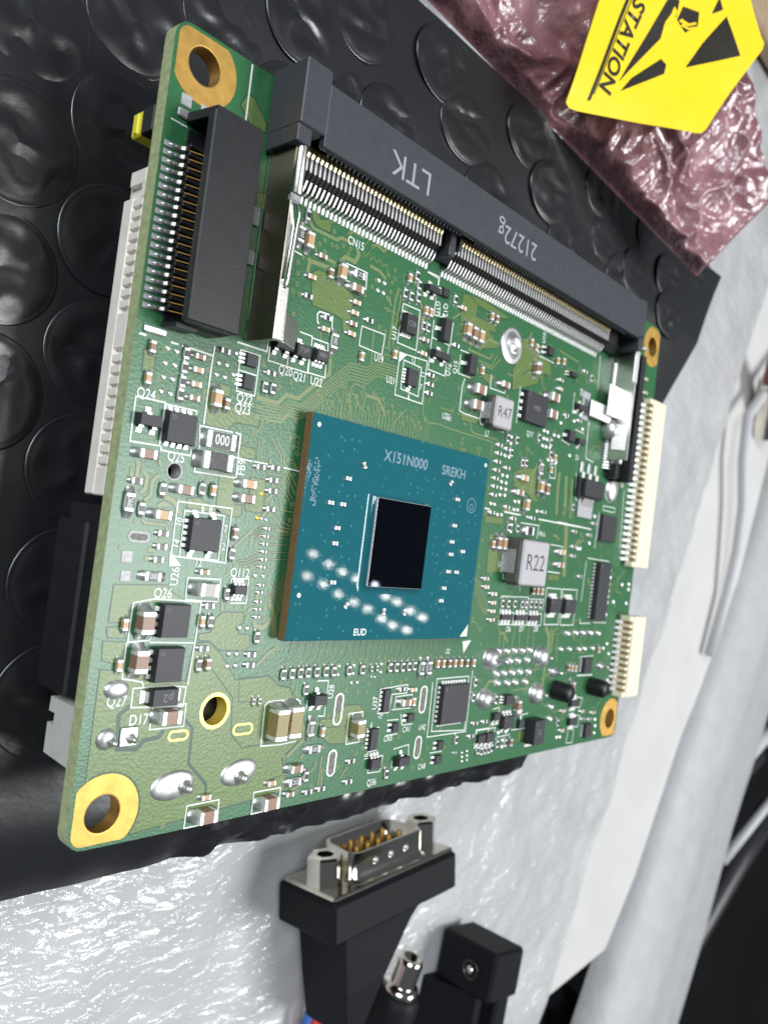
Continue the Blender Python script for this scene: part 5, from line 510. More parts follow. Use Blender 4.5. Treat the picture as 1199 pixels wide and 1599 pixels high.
# ---------------------------------------------------------------- processor
cpu = MB(); cpu.box(19.77, 50.9, 17.87, 41.33, .45, 1.5, 'pkgside', .03); cpu.box(19.80, 50.87, 17.90, 41.30, 1.5, 1.6, 'pkg', .03)
cpu = obj('processor', cpu, board, label='blue-green processor package with mirror black die')
mb = MB(); mb.box(30.0, 39.3, 23.95, 33.85, 1.6, 2.4, 'dieedge', .05); obj('die', mb, cpu)
mb = MB(); mb.box(30.05, 39.25, 24.0, 33.8, 2.4, 2.42, 'die'); obj('die_face', mb, cpu)
mb = MB(); v = []; prof = [(.85, 1.602), (.5, 1.66), (.22, 1.85), (.05, 2.12), (.0, 2.15)]
cr = lambda g: [(a, b_) for q in ((39.3+g, 33.85+g, 0), (30.0-g, 33.85+g, 90), (30.0-g, 23.95-g, 180), (39.3+g, 23.95-g, 270)) for a, b_ in arc(q[0]+(-1 if q[0] > 35 else 1)*g, q[1]+(-1 if q[1] > 28 else 1)*g, g, q[2], q[2]+90, 5)]
for g, z in prof: v += [(x, y, z) for x, y in cr(max(g, .01))]
n = 24; mb.add(v, [(j*n+i, j*n+(i+1) % n, (j+1)*n+(i+1) % n, (j+1)*n+i) for j in range(len(prof)-1) for i in range(n)], 'pkg', True); obj('underfill', mb, cpu)
mb = MB(); mb.box(-.17, .17, -.2, .2, .0, .28, 'greycap', .02)
for sx in (-1, 1): x0, x1 = sorted((sx*.17, sx*.36)); mb.box(x0, x1, -.21, .21, 0, .3, 'term', .03)
capm = mb.mesh('capacitor')
for x, y, a in PACKAGE_CAPS: obj('capacitor', capm, cpu, (x, y, 1.602), math.radians(a))
text(cpu, 'X151N000', 34.8, 38.6, 1.606, 1.2, 0, 'cpumark', wide=1.0, bold=.014); text(cpu, 'SREKH', 43.8, 38.5, 1.606, 1.15, 0, 'cpumark', wide=1.0, bold=.014); text(cpu, 'EUD', 30.6, 18.75, 1.606, .75, 0, 'white', wide=1.0, bold=.02)
for x, y in ((20.7, 40.2), (50.2, 40.4), (20.9, 22.6)):
    mb = MB(); mb.lathe([(.26, 1.601), (.26, 1.609), (0, 1.609)], 'white', 16, (x, y), smooth=False); obj('alignment_mark', mb, cpu)
mb = MB(); mb.prism([(50.6, 18.15), (50.6, 19.7), (49.1, 18.15)], 1.601, 1.609, 'cream'); obj('corner_mark', mb, cpu)
mb = MB(); mb.lathe([(.95, 1.601), (.95, 1.606), (.85, 1.606), (.85, 1.601)], 'cpumark', 28, (48.2, 34.9), smooth=False); strip_cap(mb); mb.lathe([(.4, 1.601), (.4, 1.606), (.3, 1.606), (.3, 1.601)], 'cpumark', 20, (48.2, 34.7), smooth=False); strip_cap(mb); obj('etched_emblem', mb, cpu)
mb = MB(); rr_ = random.Random(5)
for i in range(22):
    for j in range(4):
        if rr_.random() < .6: mb.box(20.75+j*.22, 20.75+j*.22+.16, 31.6+i*.24, 31.6+i*.24+.17, 1.6, 1.606, 'cpumark')
obj('etched_code', mb, cpu)
# ---------------------------------------------------------------- inductors
def inductor(x0, y0, x1, y1, h, s):
    mb = MB(); mb.box(x0-.1, x1+.1, y0-.1, y1+.1, .12, h-.25, 'inductside', .45); mb.box(x0, x1, y0, y1, h-.5, h, 'ferritegrey', .22)
    o = obj('inductor', mb, board)
    w = (y1-y0)*.26; cy = (y0+y1)/2
    for sx in (x0-.14, x1+.14):
        mb = MB(); mb.box(sx-.06, sx+.06, cy-w, cy+w, .02, h*.62, 'tindull', .03); mb.box(min(sx, sx+(-.5 if sx < x1 else .5)), max(sx, sx+(-.5 if sx < x1 else .5)), cy-w*1.1, cy+w*1.1, .01, .1, 'tin', .03); obj('terminal', mb, o)
    text(o, s, (x0+x1)/2, cy, h+.006, (y1-y0)*.36, 90-90, 'inductmark', wide=.95)
inductor(50.4, 45.6, 54.5, 49.7, 2.0, 'R47'); inductor(59.4, 25.3, 66.1, 31.6, 3.0, 'R22')
# ---------------------------------------------------------------- three-lead power regulator
mb = MB(); mb.box(76.7, 82.8, 39.6, 42.3, .3, 1.7, 'epoxy', .12); mb.box(76.2, 83.2, 39.4, 42.5, .3, .9, 'epoxy', .1); o = obj('power_regulator', mb, board)
for x in (77.3, 79.5, 81.7):
    mb = MB(); mb.box(x-.35, x+.35, 42.3, 43.4, .5, .75, 'term', .05); mb.box(x-.38, x+.38, 43.2, 45.0, .02, .35, 'tin', .1); obj('lead', mb, o)
mb = MB(); mb.box(77.6, 82.2, 36.4, 39.6, .02, .3, 'tindull', .08); mb.extrude([(38.2, .3), (39.4, .8), (39.6, .8), (39.6, .3)], 'x', 78.2, 81.6, 'tin'); obj('heat_tab', mb, o)
# ---------------------------------------------------------------- header connector at the left edge
hd = MB()
hd.box(2.25, 7.45, 45.6, 63.7, 3.2, 4.3, 'plastic', .1); hd.extrude([(2.3, 3.3), (7.4, 3.3), (7.4, 1.5), (4.2, 1.5)], 'y', 45.62, 63.68, 'hood'); hd.box(4.0, 7.45, 45.6, 63.7, .15, 1.95, 'plastic', .1)
hd.extrude([(2.6, 2.0), (4.7, 2.0), (4.7, .2), (2.2, .2)], 'y', 45.3, 45.7, 'plastic'); hd.extrude([(2.6, 4.0), (7.3, 4.0), (7.3, .2), (2.0, .2)], 'y', 63.4, 64.2, 'plastic')
hd.box(2.3, 4.4, 45.5, 62.9, .12, .3, 'hood', .05)
hd = obj('header_connector', hd, board, label='black low header connector with a row of tinned leads')
N_ = 20; pit = (60.9-46.75)/(N_-1)
mt = MB(); mt.box(2.3, 4.7, -.17, .17, .2, 1.0, 'plastic', .04)
tooth = mt.mesh('comb_tooth')
ml = MB(); ml.lathe([(.55, .008), (.52, .06)]+[(.5*math.cos(a*math.pi/10), .06+.3*math.sin(a*math.pi/10)) for a in range(1, 5)]+[(0, .36)], 'tin', 16, (1.15, 0), sy=.45); ml.box(.3, 2.3, -.24, .24, .01, .09, 'tindull', .03); ml.extrude([(1.3, .2), (1.9, .3), (2.1, .6), (2.4, .62), (2.4, .76), (2.0, .74), (1.75, .45), (1.3, .38)], 'y', -.15, .15, 'steel')
lead_m = ml.mesh('lead')
mp = MB(); mp.extrude([(2.35, .62), (3.75, 1.02), (3.75, 1.08), (2.35, .68)], 'y', -.035, .035, 'gold'); mp.box(3.62, 3.8, -.09, .09, .98, 1.16, 'gold', .04); pin_m = mp.mesh('pin')
for i in range(N_):
    y = 46.75+i*pit
    obj('lead', lead_m, hd, (0, y, 0)); obj('pin', pin_m, hd, (0, y, 0)); obj('comb_tooth', tooth, hd, (0, y+pit/2, 0))
mb = MB(); mb.box(.7, 2.9, 44.5, 45.15, .02, .3, 'tin', .12); obj('anchor_tab', mb, hd); mb = MB(); mb.box(1.1, 2.6, 63.6, 64.4, .02, .3, 'tindull', .12); obj('anchor_tab', mb, hd)
# ---------------------------------------------------------------- memory socket along the far edge
so = MB()
so.box(13.6, 81.4, 65.2, 71.2, 4.35, 5.2, 'socket', .08)                      # top cover
so.box(13.0, 82.0, 69.2, 71.1, .3, 4.5, 'socket', .05)                        # back wall
so.extrude([(69.5, .35), (69.5, 1.2), (66.9, 1.2), (66.7, 1.86), (64.1, 1.86), (62.95, .95), (62.95, .55), (64.0, .35)], 'x', 13.4, 81.6, 'plastic')   # lower jaw with sloping front
so.box(10.55, 13.7, 66.2, 72.4, .2, 5.18, 'socket', .12); so.box(81.2, 83.0, 65.6, 71.4, .2, 5.18, 'socket', .1)
so.box(10.6, 12.3, 64.6, 66.4, .2, 4.9, 'socket', .1); so.box(82.2, 83.4, 63.6, 66.0, .2, 4.9, 'socket', .1)
so.box(36.1, 37.2, 63.0, 69, 1.0, 3.0, 'socket', .1); so.box(37.6, 38.0, 64.0, 69, 1.0, 3.2, 'socket', .08)
so = obj('memory_socket', so, board, label='long charcoal memory module socket with side latches')
cl = MB()   # contact: gold-tipped spring rising from the jaw
cl.extrude([(64.0, 1.8), (64.05, 2.0), (65.5, 2.02), (65.9, 2.14), (65.9, 2.04), (65.5, 1.88)], 'x', -.13, .13, 'term'); cl.extrude([(65.35, 2.03), (65.75, 2.2), (66.15, 2.24), (66.5, 2.0), (66.4, 1.9), (65.4, 1.95)], 'x', -.17, .17, 'goldtip'); contact_m = cl.mesh('spring_contact')
ld = MB(); ld.extrude([(63.6, 1.42), (62.75, 1.0), (62.5, .86), (62.25, .16), (61.7, .1), (61.7, .02), (62.35, .02), (62.6, .72), (63.6, 1.3)], 'x', -.11, .11, 'term'); ld.box(-.17, .17, 61.55, 62.5, .008, .09, 'tin', .03); slead_m = ld.mesh('lead')
rb = MB(); rb.extrude([(64.45, 2.02), (64.6, 1.85), (63.1, .85), (62.75, .78), (62.75, 1.0)], 'x', -.1, .1, 'plastic'); rib_m = rb.mesh('housing_rib')
xs = [35.67-.6*i for i in range(36)]+[38.7+.6*i for i in range(66)]
for i, x in enumerate(xs):
    if x < 14.2: continue
    obj('spring_contact', contact_m, so, (x-.25, 0, 0)); obj('lead', slead_m, so, (x, 0, 0))
mb = MB()
for x in xs:
    if x > 14.2: mb.extrude([(64.1, 1.98), (64.25, 1.85), (63.1, .85), (62.75, .78), (62.75, 1.0)], 'x', x+.2, x+.4, 'plastic'); mb.box(x+.18-.25+.0, x+.42-.25, 64.15, 66.2, 1.8, 1.98, 'socket', .03)
    if x > 14.2: mb.box(x+.1, x+.36, 64.95, 65.25, 4.2, 4.42, 'socket', .03)
obj('housing_ribs', mb, so, kind='stuff')
text(so, 'LTK', 25.9, 68.0, 5.206, 2.5, 180, 'socketmark', wide=1.05); text(so, '21272g', 46.3, 68.0, 5.206, 2.2, 180, 'socketmark', wide=.95)
# left latch: bent steel arm
la = MB()
la.extrude([(11.35, 4.2), (11.68, 4.26), (11.68, 4.16), (11.5, 4.1)], 'y', 51.0, 65.0, 'steel')
la.box(11.32, 11.5, 46.4, 66.0, .15, 4.2, 'arm', .05)
la.box(11.4, 12.45, 46.4, 51.5, 3.9, 4.28, 'steel', .08)
la.extrude([(12.3, 4.28), (12.45, 4.28), (15.1, 2.9), (15.1, 2.75), (12.3, 4.1)], 'y', 46.5, 49.0, 'steel')
obj('latch_arm', la, so)
la = MB(); la.lathe([(.62, 0), (.62, 5.2), (.5, 5.4), (0, 5.4)], 'steel', 18); o = obj('latch_roll', la, so, (11.9, 65.4, 4.05)); o.rotation_euler = (math.radians(90), 0, 0)
mb = MB(); mb.box(11.3, 12.4, 59.3, 60.2, 3.6, 4.4, 'socketmark', .2); obj('latch_stop', mb, so)
mb = MB(); mb.tube([(12.25, 59.4, 4.1), (12.55, 58.4, 4.25), (12.3, 56.5, 4.35), (12.1, 52.0, 4.3), (11.8, 51.2, 4.25)], .16, 'steel', 8); mb.tube([(11.75, 60, 4.1), (11.5, 58.8, 4.25), (11.9, 57.0, 4.4), (11.55, 52.0, 4.3)], .14, 'steel', 8); obj('latch_spring', mb, so)
mb = MB(); mb.box(9.0, 11.1, 57.4, 59.2, .02, .22, 'tindull', .06); obj('anchor_pad', mb, so); mb = MB(); mb.box(9.6, 11.1, 53.6, 55.0, .02, .22, 'tindull', .06); obj('anchor_pad', mb, so)
# right latch and its solder anchors
la = MB(); la.box(84.3, 84.6, 46.4, 66.0, .15, 4.0, 'steel', .05); la.box(83.2, 84.6, 58.8, 64.2, 3.85, 4.1, 'term', .06); la.extrude([(83.4, 1.6), (84.5, 4.0), (84.5, 3.8), (83.7, 1.5)], 'y', 48.0, 52.0, 'steel'); la.box(76.4, 83.5, 52.0, 54.6, .9, 1.15, 'term', .1); la.box(80.5, 84.4, 53.0, 58.0, 1.6, 1.8, 'term', .1)
obj('latch_arm', la, so)
la = MB(); la.lathe([(1.0, 0), (1.0, 3.6), (.8, 3.8), (0, 3.8)], 'steel', 18); o = obj('latch_roll', la, so, (85.6, 49.6, 1.6)); o.rotation_euler = (math.radians(90), 0, 0)
mb = MB(); mb.lathe([(1.1, .0), (1.2, .6), (1.0, 1.6), (.5, 2.2), (0, 2.3)], 'tin', 20, sy=1.5); obj('solder_joint', mb, so, (83.6, 51.2, 0))
mb = MB(); mb.box(75.4, 77.6, 51.4, 55.8, .02, .12, 'tindull', .05); obj('anchor_pad', mb, so)
# fine-pitch flat-cable connector in front of the latch
fb = MB(); fb.box(85.2, 87.6, 43.6, 63.4, .1, 2.0, 'plastic', .1); fb.box(86.9, 88.2, 43.2, 64.0, .1, 3.6, 'plastic', .12); fb = obj('flat_cable_connector', fb, board)
mb = MB(); mb.extrude([(0, .1), (.5, .1), (.9, .7), (1.6, .75), (1.6, .9), (.8, .85), (.4, .25), (0, .25)], 'y', -.12, .12, 'term'); fl = mb.mesh('lead')
for i in range(37): obj('lead', fl, fb, (83.75, 45.1+i*.47, 0))
# ---------------------------------------------------------------- cream connectors at the right edge
def cream(x0, x1, y0, y1, h, n, reach, name_label):
    mb = MB(); mb.box(x0+1.2, x1, y0, y1, .2, h, 'cream', .12); mb.box(x0, x0+1.4, y0, y1, .15, .5, 'cream', .05); mb.box(x0, x0+1.6, y0, y0+.9, .15, h*.92, 'cream', .1); mb.box(x0, x0+1.6, y1-.9, y1, .15, h*.92, 'cream', .1)
    o = obj('wafer_connector', mb, board, label=name_label)
    p = (y1-y0-2.4)/(n-1)
    t = MB(); t.box(x0+.1, x0+1.5, -p*.22, p*.22, .3, h*.9, 'cream', .05); tm = t.mesh('rib')
    l_ = MB(); l_.extrude([(x0-reach, .08), (x0-reach*.4, .1), (x0-.1, .55), (x0+1.3, .6), (x0+1.3, .75), (x0-.25, .7), (x0-reach*.5, .25), (x0-reach, .22)], 'y', -p*.24, p*.24, 'term'); l_.lathe([(.42, .01), (.38, .2), (0, .34)], 'tin', 12, (x0-reach*.8, 0), sy=.75); lm = l_.mesh('lead')
    d = MB(); d.box(x0+1.0, x0+1.22, -p*.26, p*.26, .35, h*.85, 'cream_shade'); dm = d.mesh('slot')  # solid strip, the shade of a slot put into its colour
    for i in range(n):
        y = y0+1.2+p*i
        obj('lead', lm, o, (0, y, 0)); obj('slot', dm, o, (0, y, 0))
        if i < n-1: obj('rib', tm, o, (0, y+p/2, 0))
    return o
cream(95.4, 101.4, 29.7, 58.8, 1.9, 26, 1.4, 'long cream wafer connector')
cream(96.2, 102.0, 7.4, 21.3, 2.4, 12, .9, 'short cream wafer connector')
# ---------------------------------------------------------------- connectors under the left edge
mb = MB(); mb.box(.15, 5, 30.1, 59.0, -2.1, -1.62, 'ivory', .05); mb.box(.0, .6, 30.1, 56.6, -5.1, -3.4, 'ivory', .15); mb.box(.5, 5, 30.1, 58.9, -5.0, -1.7, 'ivory', .1)
mb.box(.05, .7, 30.1, 32.6, -4.9, -1.7, 'ivory', .1); mb.box(.05, .7, 43.0, 46.2, -4.9, -1.7, 'ivory', .1); mb.box(.0, .6, 57.6, 59.0, -4.3, -1.7, 'ivory', .08); mb.box(.05, .5, 56.4, 59.0, -2.3, -1.7, 'ivory', .05)
wc = obj('edge_wafer_connector', mb, board, label='ivory wafer connector under the left board edge')
t = MB(); t.extrude([(.05, -1.9), (.6, -1.7), (.6, -3.5), (.05, -3.4)], 'y', -.3, .3, 'ivory'); tm = t.mesh('rib')
pn = MB(); pn.lathe([(.14, -.3), (.14, .0), (0, .05)], 'nickel', 10); pm = pn.mesh('pin')
for i in range(10):
    obj('rib', tm, wc, (0, 47.0+i*1.0, 0)); o = obj('pin', pm, wc, (.35, 47.5+i*1.0, -2.3)); o.rotation_euler = (0, math.radians(-90), 0)
for i in range(10):
    obj('rib', tm, wc, (0, 33.2+i*1.0, 0)); o = obj('pin', pm, wc, (.35, 33.7+i*1.0, -2.3)); o.rotation_euler = (0, math.radians(-90), 0)
mb = MB(); mb.box(.2, 9, 12.3, 29.3, -7.6, -1.65, 'plastic', .15); mb.box(-.3, 9, 12.4, 27.8, -8.7, -3.2, 'plastic', .25); obj('edge_socket', mb, board, label='tall black socket under the left board edge')
mb = MB(); mb.extrude([(11.9, -1.65), (6.7, -1.65), (6.9, -6.2), (9.6, -6.2), (9.6, -5.1), (10.6, -5.1), (10.6, -6.2), (11.9, -6.1)], 'x', .1, 5, 'greyplastic'); obj('edge_plug_housing', mb, board, label='grey notched plastic connector under the left board edge')
mb = MB(); mb.box(-.1, 2.2, 62.2, 64.6, -3.6, -1.7, 'plastic', .1); o = obj('jumper_header', mb, board); mb = MB(); mb.box(.0, 2.2, 62.3, 64.6, -5.4, -2.8, 'yellow', .15); mb.box(-.15, .4, 62.5, 64.4, -4.9, -4.2, 'yellow', .1); obj('jumper_cap', mb, o, label='yellow jumper cap')
mb = MB(); mb.box(82.9, 84.6, 69.4, 72.3, .2, 3.2, 'socketmark', .2); obj('end_boss', mb, so)
mb = MB(); mb.box(10, 95, 3, 25, -13, -1.7, 'hood', .3); obj('port_block', mb, board)
# ================================================================ SURROUNDINGS
def bag_z(x, y):
    z = -12.0+.04*max(0, x-34)*min(1, max(0, (y-60)/20))
    if y < -2: z -= .045*(y+2)**2
    if x < -20: z -= .01*(x+20)**2*.2
    return z
def grid(name, corners, nx, ny, zf, k, amp=None, parent=None):
    """sheet over a quadrilateral given by four xy corners"""
    mb = MB(); v = []; f = []
    (ax, ay), (bx, by), (cx, cy), (dx, dy) = corners
    for j in range(ny+1):
        t = j/ny
        for i in range(nx+1):
            s = i/nx
            x = (1-t)*((1-s)*ax+s*bx)+t*((1-s)*dx+s*cx); y = (1-t)*((1-s)*ay+s*by)+t*((1-s)*dy+s*cy)
            v.append((x, y, zf(x, y)))
    for j in range(ny):
        for i in range(nx): a = j*(nx+1)+i; f.append((a, a+1, a+nx+2, a+nx+1))
    mb.add(v, f, k, True); return mb
wrap = thing('bubble_wrap_pouch', 'black bubble wrap pouch spread under the circuit board', 'bubble wrap', (0, 0, -12))
def wz(x, y):
    w = mn.noise(Vector((x*.045, y*.045, 3)))*.9+mn.noise(Vector((x*.12, y*.12, 7)))*.15
    e = max(0, -y)                                  # creased hanging front edge
    w += mn.noise(Vector((x*.25, y*.12, 1)))*min(1.6, .22*e)*min(1, max(.15, (x-16)/12))+(.5-abs(mn.noise(Vector((x*.16+y*.2, y*.33-x*.1, 15)))))*min(1.5, .3*e)*1.6*min(1, max(0, (x-16)/12))
    return bag_z(x, y)+12+w-.6
sheet = grid('sheet', [(-70, -12.5), (93, -9.5), (145, 97.5), (-70, 107)], 150, 110, wz, 'blackwrap')
obj('film_sheet', sheet, wrap)
def bubble_mesh(seed, R_=5.45, h=.62):
    r = random.Random(seed); mb = MB(); n = 36; prof = 13; v = []; f = []
    ox, oy = r.uniform(0, 90), r.uniform(0, 90); fa = r.uniform(0, 6.28); fd = r.choice((0, .2, .5, .8, 1.0))*h; fo = r.uniform(-.35, .35); press = r.uniform(.55, 1.0)
    for j in range(prof+1):
        t = j/prof
        for i in range(n):
            a = 2*math.pi*i/n; rr = R_*(1-t**1.9) if j < prof else 0; q = rr/R_
            x, y = rr*math.cos(a), rr*math.sin(a)
            z = h*press*(1-q**9)**.8
            if j == 0: z = 0
            d = (x*math.cos(fa)+y*math.sin(fa))/R_-fo
            z -= fd*math.exp(-(d/.12)**2)*(1-q**4)*.8                         # one pressed fold
            z += (mn.noise(Vector((x*.3+ox, y*.3+oy, seed)))*.28+abs(mn.noise(Vector((x*.3+oy, y*.3+ox, seed+9))))*-.6)*(1-q**3)
            z += .14*math.exp(-((q-.985)/.025)**2)                              # welded rim
            v.append((x, y, max(z, -.1)))
    for j in range(prof):
        for i in range(n): f.append((j*n+i, j*n+(i+1) % n, (j+1)*n+(i+1) % n, (j+1)*n+i))
    mb.add(v, f, 'blackwrap', True); return mb.mesh('bubble')
BM = [bubble_mesh(s) for s in range(9)]
pts = []
for ci in range(-7, 5):
    for ri in range(-8, 9):
        x = -6.8+ci*9.8; y = 49.4+ri*11.3+(5.65 if ci % 2 else 0)
        if -68 < x < 36 and -5.5 < y < 103 and not (x > -4 and y < 6) and (x < 9 or y > 74 or y < 1): pts.append((x, y, 1, 1))
FAR = [(56.1, 92.2), (79.2, 91.4), (100.1, 90.5), (63.5, 85.0), (86.2, 85.0), (95.5, 98.3), (71.7, 98), (50, 98.7), (116.5, 97), (106.2, 84.9), (41.1, 86.3), (112, 88), (124, 91), (138, 98), (126, 84), (47, 80), (70, 79.5), (92, 79), (113, 78)]
for x, y in FAR: pts.append((x*.965, 29.7+(y-29.7)*.965, 1.18, .92))
for i, (x, y, sx_, sy_) in enumerate(pts):
    o = obj('bubble', BM[i*5 % 9], wrap, (x, y, wz(x, y)-.1), random.uniform(0, 6.28) if sx_ == 1 else 0)
    s_ = random.uniform(.95, 1.05); o.scale = (s_*sx_, s_*sy_, random.uniform(.8, 1.1)*(.4 if y < 2 and x > 5 else 1))
# pink crinkled pouch behind
PN = Vector((-.34, -.16, 1)).normalized(); PO = Vector((62, 96, -7))          # the stuffed pouch slopes up away from the board
def on_plane(u, v, off=0.):
    d = Vector([CR[i]*(u-599.5)/1255+CD[i]*(v-799.5)/1255+CF[i] for i in range(3)]); c = Vector(CP)
    t_ = (PN.dot(PO)+off-PN.dot(c))/PN.dot(d); return c+d*t_
q0, q1, q2, q3 = on_plane(672, -45, -3), on_plane(1121, 428, -3), on_plane(1228, 318, -3), on_plane(1090, -160)
mb = MB(); v = []; f = []; nx_, ny_ = 260, 190
for j in range(ny_+1):
    t_ = j/ny_
    for i in range(nx_+1):
        s_ = i/nx_; p = (q0*(1-s_)+q1*s_)*(1-t_)+(q3*(1-s_)+q2*s_)*t_
        dist = min((q3-q0).length*t_, (q1-q0).length*(1-s_)*1.0+.01, (q1-q0).length*s_+6)
        k_ = min(1, dist/3.5); k_ = k_*k_*(3-2*k_)
        w = Vector((p.x*.075, p.y*.075, p.z*.05))
        wob = Vector((mn.noise(w*1.3+Vector((4, 0, 0))), mn.noise(w*1.3+Vector((0, 7, 0))), 0))*.7
        r1 = 1-abs(mn.noise(w+wob))*2.4; r2 = 1-abs(mn.noise(w*2.1+wob+Vector((9, 4, 2))))*2.0
        r3 = 1-abs(mn.noise(w*4.6+wob*2+Vector((2, 8, 5))))*2.0
        h = (1.9*r1+1.2*r2+.6*r3-1.6+mn.noise(w*.6)*1.6)*k_-3.5*(1-k_)**2
        p = p+PN*(h-1.5); v.append(tuple(p))
for j in range(ny_):
    for i in range(nx_): a = j*(nx_+1)+i; f.append((a, a+1, a+nx_+2, a+nx_+1))
mb.add(v, f, 'pink', True)
obj('pink_wrap_pouch', mb, None, label='crumpled pink antistatic bubble pouch behind the black wrap', cat='pouch')
bpy.context.view_layer.update()
# yellow warning label stuck on the pink pouch
LZ = 3.2
LABEL_OUT = [(949, -40), (887, 150), (884, 160), (889, 168), (900, 172), (1082, 208), (1092, 208), (1100, 202), (1192, 76), (1195, 66), (1191, 54), (1160, -60)]
lo = thing('warning_label', 'yellow antistatic warning label with black symbol on the pink pouch', 'label', (0, 0, 0))
def lz(p): return LZ+.8*mn.noise(p*.05)+.2*mn.noise(p*.14)
def draped(pts, off, k, th=0.):
    import bmesh
    bm = bmesh.new(); f = bm.faces.new([bm.verts.new(on_plane(u, v, LZ)-PN*LZ) for u, v in pts]); f.normal_update()
    if f.normal.dot(PN) < 0: f.normal_flip()
    bmesh.ops.triangulate(bm, faces=bm.faces)
    for _ in range(6):
        es = [e for e in bm.edges if e.calc_length() > 2.5]
        if not es: break
        bmesh.ops.subdivide_edges(bm, edges=es, cuts=1); bmesh.ops.triangulate(bm, faces=bm.faces)
    if th:
        g = bmesh.ops.extrude_face_region(bm, geom=list(bm.faces))
        for v in [q for q in g['geom'] if isinstance(q, bmesh.types.BMVert)]: v.co -= PN*th
        bmesh.ops.recalc_face_normals(bm, faces=bm.faces)
    for v in bm.verts: v.co = (v.co+PN*(lz(v.co)+off))*S
    me = bpy.data.meshes.new('label'); bm.to_mesh(me); bm.free(); me.materials.append(M[k])
    return me
obj('label_sheet', draped(LABEL_OUT, 0, 'labely', .2), lo)
def lab(pts, nm, k='labelk', off=.05): obj(nm, draped(pts, off, k), lo)
T_ = lambda l: [(700+u/2.403, v/2.403) for u, v in l]
lab(T_([(672, -20), (686, -20), (534, 374), (520, 376)]), 'printed_bar'); lab(T_([(692, -20), (696, -20), (548, 352), (544, 352)]), 'printed_bar')
lab(T_([(815, 10), (840, -30), (870, 0), (860, 60), (815, 80), (800, 140), (640, 305), (735, 150)]), 'symbol_piece')
lab(T_([(645, 340), (690, 290), (800, 218), (820, 240), (810, 275)]), 'symbol_piece')
lab(T_([(1055, 55), (1102, 205), (893, 250), (960, 160)]), 'symbol_piece')
lab(T_([(862, 70), (885, 20), (950, 40), (945, 90), (895, 118)]), 'symbol_piece')
lab(T_([(1000, 45), (1030, -20), (1042, 30)]), 'symbol_piece')
a = on_plane(700+722/2.403, -10/2.403, LZ)-PN*LZ; b_ = on_plane(700+583/2.403, 338/2.403, LZ)-PN*LZ
t = text(lo, 'WORK STATION', 0, 0, 0, 2.5, 0, 'labelk', wide=1.0, bold=.025)
E_ = (b_-a).normalized(); U_ = PN.cross(E_).normalized(); w_t = max(v.co.x for v in t.data.vertices)/S; fit_ = 1.0
for v in t.data.vertices:
    p = b_-E_*w_t+E_*(v.co.x/S)+U_*(v.co.y/S); v.co = (p+PN*(lz(p)+.06))*S
# cuff stripes of the hand in the symbol
for q in ([(868, 76), (880, 66), (908, 84), (935, 78), (940, 86), (905, 94)], [(876, 92), (886, 84), (908, 100), (928, 94), (930, 101), (906, 108)]): lab(T_(q), 'symbol_stripe', 'labely', .08)
lab(T_([(838, 50), (850, 20), (862, 40), (850, 75), (822, 88), (815, 80)]), 'symbol_finger', 'labely', .08)
# white foam sheets
def fz(x, y):
    p = Vector((x*.05, y*.05, 5)); return -41+mn.noise(p)*1.6+mn.noise(p*4)*.5
obj('foam_wrap_sheet', grid('foam', [(-120, -190), (118, -190), (300, 200), (-120, 420)], 170, 190, fz, 'foam'), None, label='crinkled glossy white foam wrap lying beneath everything', cat='foam sheet')
mb = MB(); mb.prism([(110, -93), (166, -92), (207, -88), (223, -69), (248, -27), (266, -5), (288, 31), (330, 140), (400, 300), (150, 300), (150, -60)], -52, -45, 'foamboard'); obj('foam_board', mb, None, label='smooth flat white foam board right of the crinkled foam wrap', cat='foam board')
mb = MB(); v = []; f = []; prof = [(-6, -50), (-5, -44), (-1, -41), (8, -39), (18, -38), (27, -38.5), (31, -40), (50, -43), (76, -46), (82, -50), (84, -58), (84, -100)]
path = [(168, -180), (213, -100), (229, -75), (252, -32), (272, -4), (296, 34), (330, 100), (380, 220)]
for i, (x, y) in enumerate(path):
    q = Vector(path[min(i+1, len(path)-1)])-Vector(path[max(i-1, 0)]); q.normalize(); nx_, ny_ = q.y, -q.x
    v += [(x+nx_*a, y+ny_*a, z) for a, z in prof]
n = len(prof)
for i in range(len(path)-1):
    for j in range(n-1): f.append((i*n+j, i*n+j+1, (i+1)*n+j+1, (i+1)*n+j))
mb.add(v, f, 'foamgrey', True); obj('foam_roll', mb, None, label='thick rounded grey-white foam bar along the right side', cat='foam bar')
mb = MB(); mb.box(-900, 1500, -1500, 1500, -140, -120, 'dark'); obj('desk', mb, None, kind='structure')
mb = MB(); mb.box(150, 420, 207, 420, -40, -34, 'card', 1); obj('cardboard_sheet', mb, None, label='strip of brown cardboard at the top right corner', cat='cardboard')
# ---------------------------------------------------------------- serial adapter on the foam
ad = thing('serial_adapter', 'black nine-pin serial adapter with metal faceplate lying on the white foam', 'adapter', (77.3, -28.7, -32.2), (math.radians(-5), 0, math.radians(4)))
mb = MB(); mb.box(-16, 16, -7.5, -.8, -7.2, 6.9, 'hood', .5)
obj('hood_block', mb, ad)
mb = MB(); V = []
for y, xa, xb, za, zb in ((-7.0, -11.5, 8.6, -6.6, 5.2), (-10, -11.3, 5.0, -6.6, 5.0), (-18, -10.5, -1.5, -6.6, 4.6), (-25.5, -9.5, -6.0, -6.6, 3.8), (-26, -9.2, -6.4, -6.2, 3.4)): V += [(xa, y, za), (xb, y, za), (xb, y, zb), (xa, y, zb)]
mb.add(V, [(4*i+j, 4*i+(j+1) % 4, 4*i+4+(j+1) % 4, 4*i+4+j) for i in range(4) for j in range(4)]+[(16, 17, 18, 19)], 'hood'); obj('tapered_grip', mb, ad)
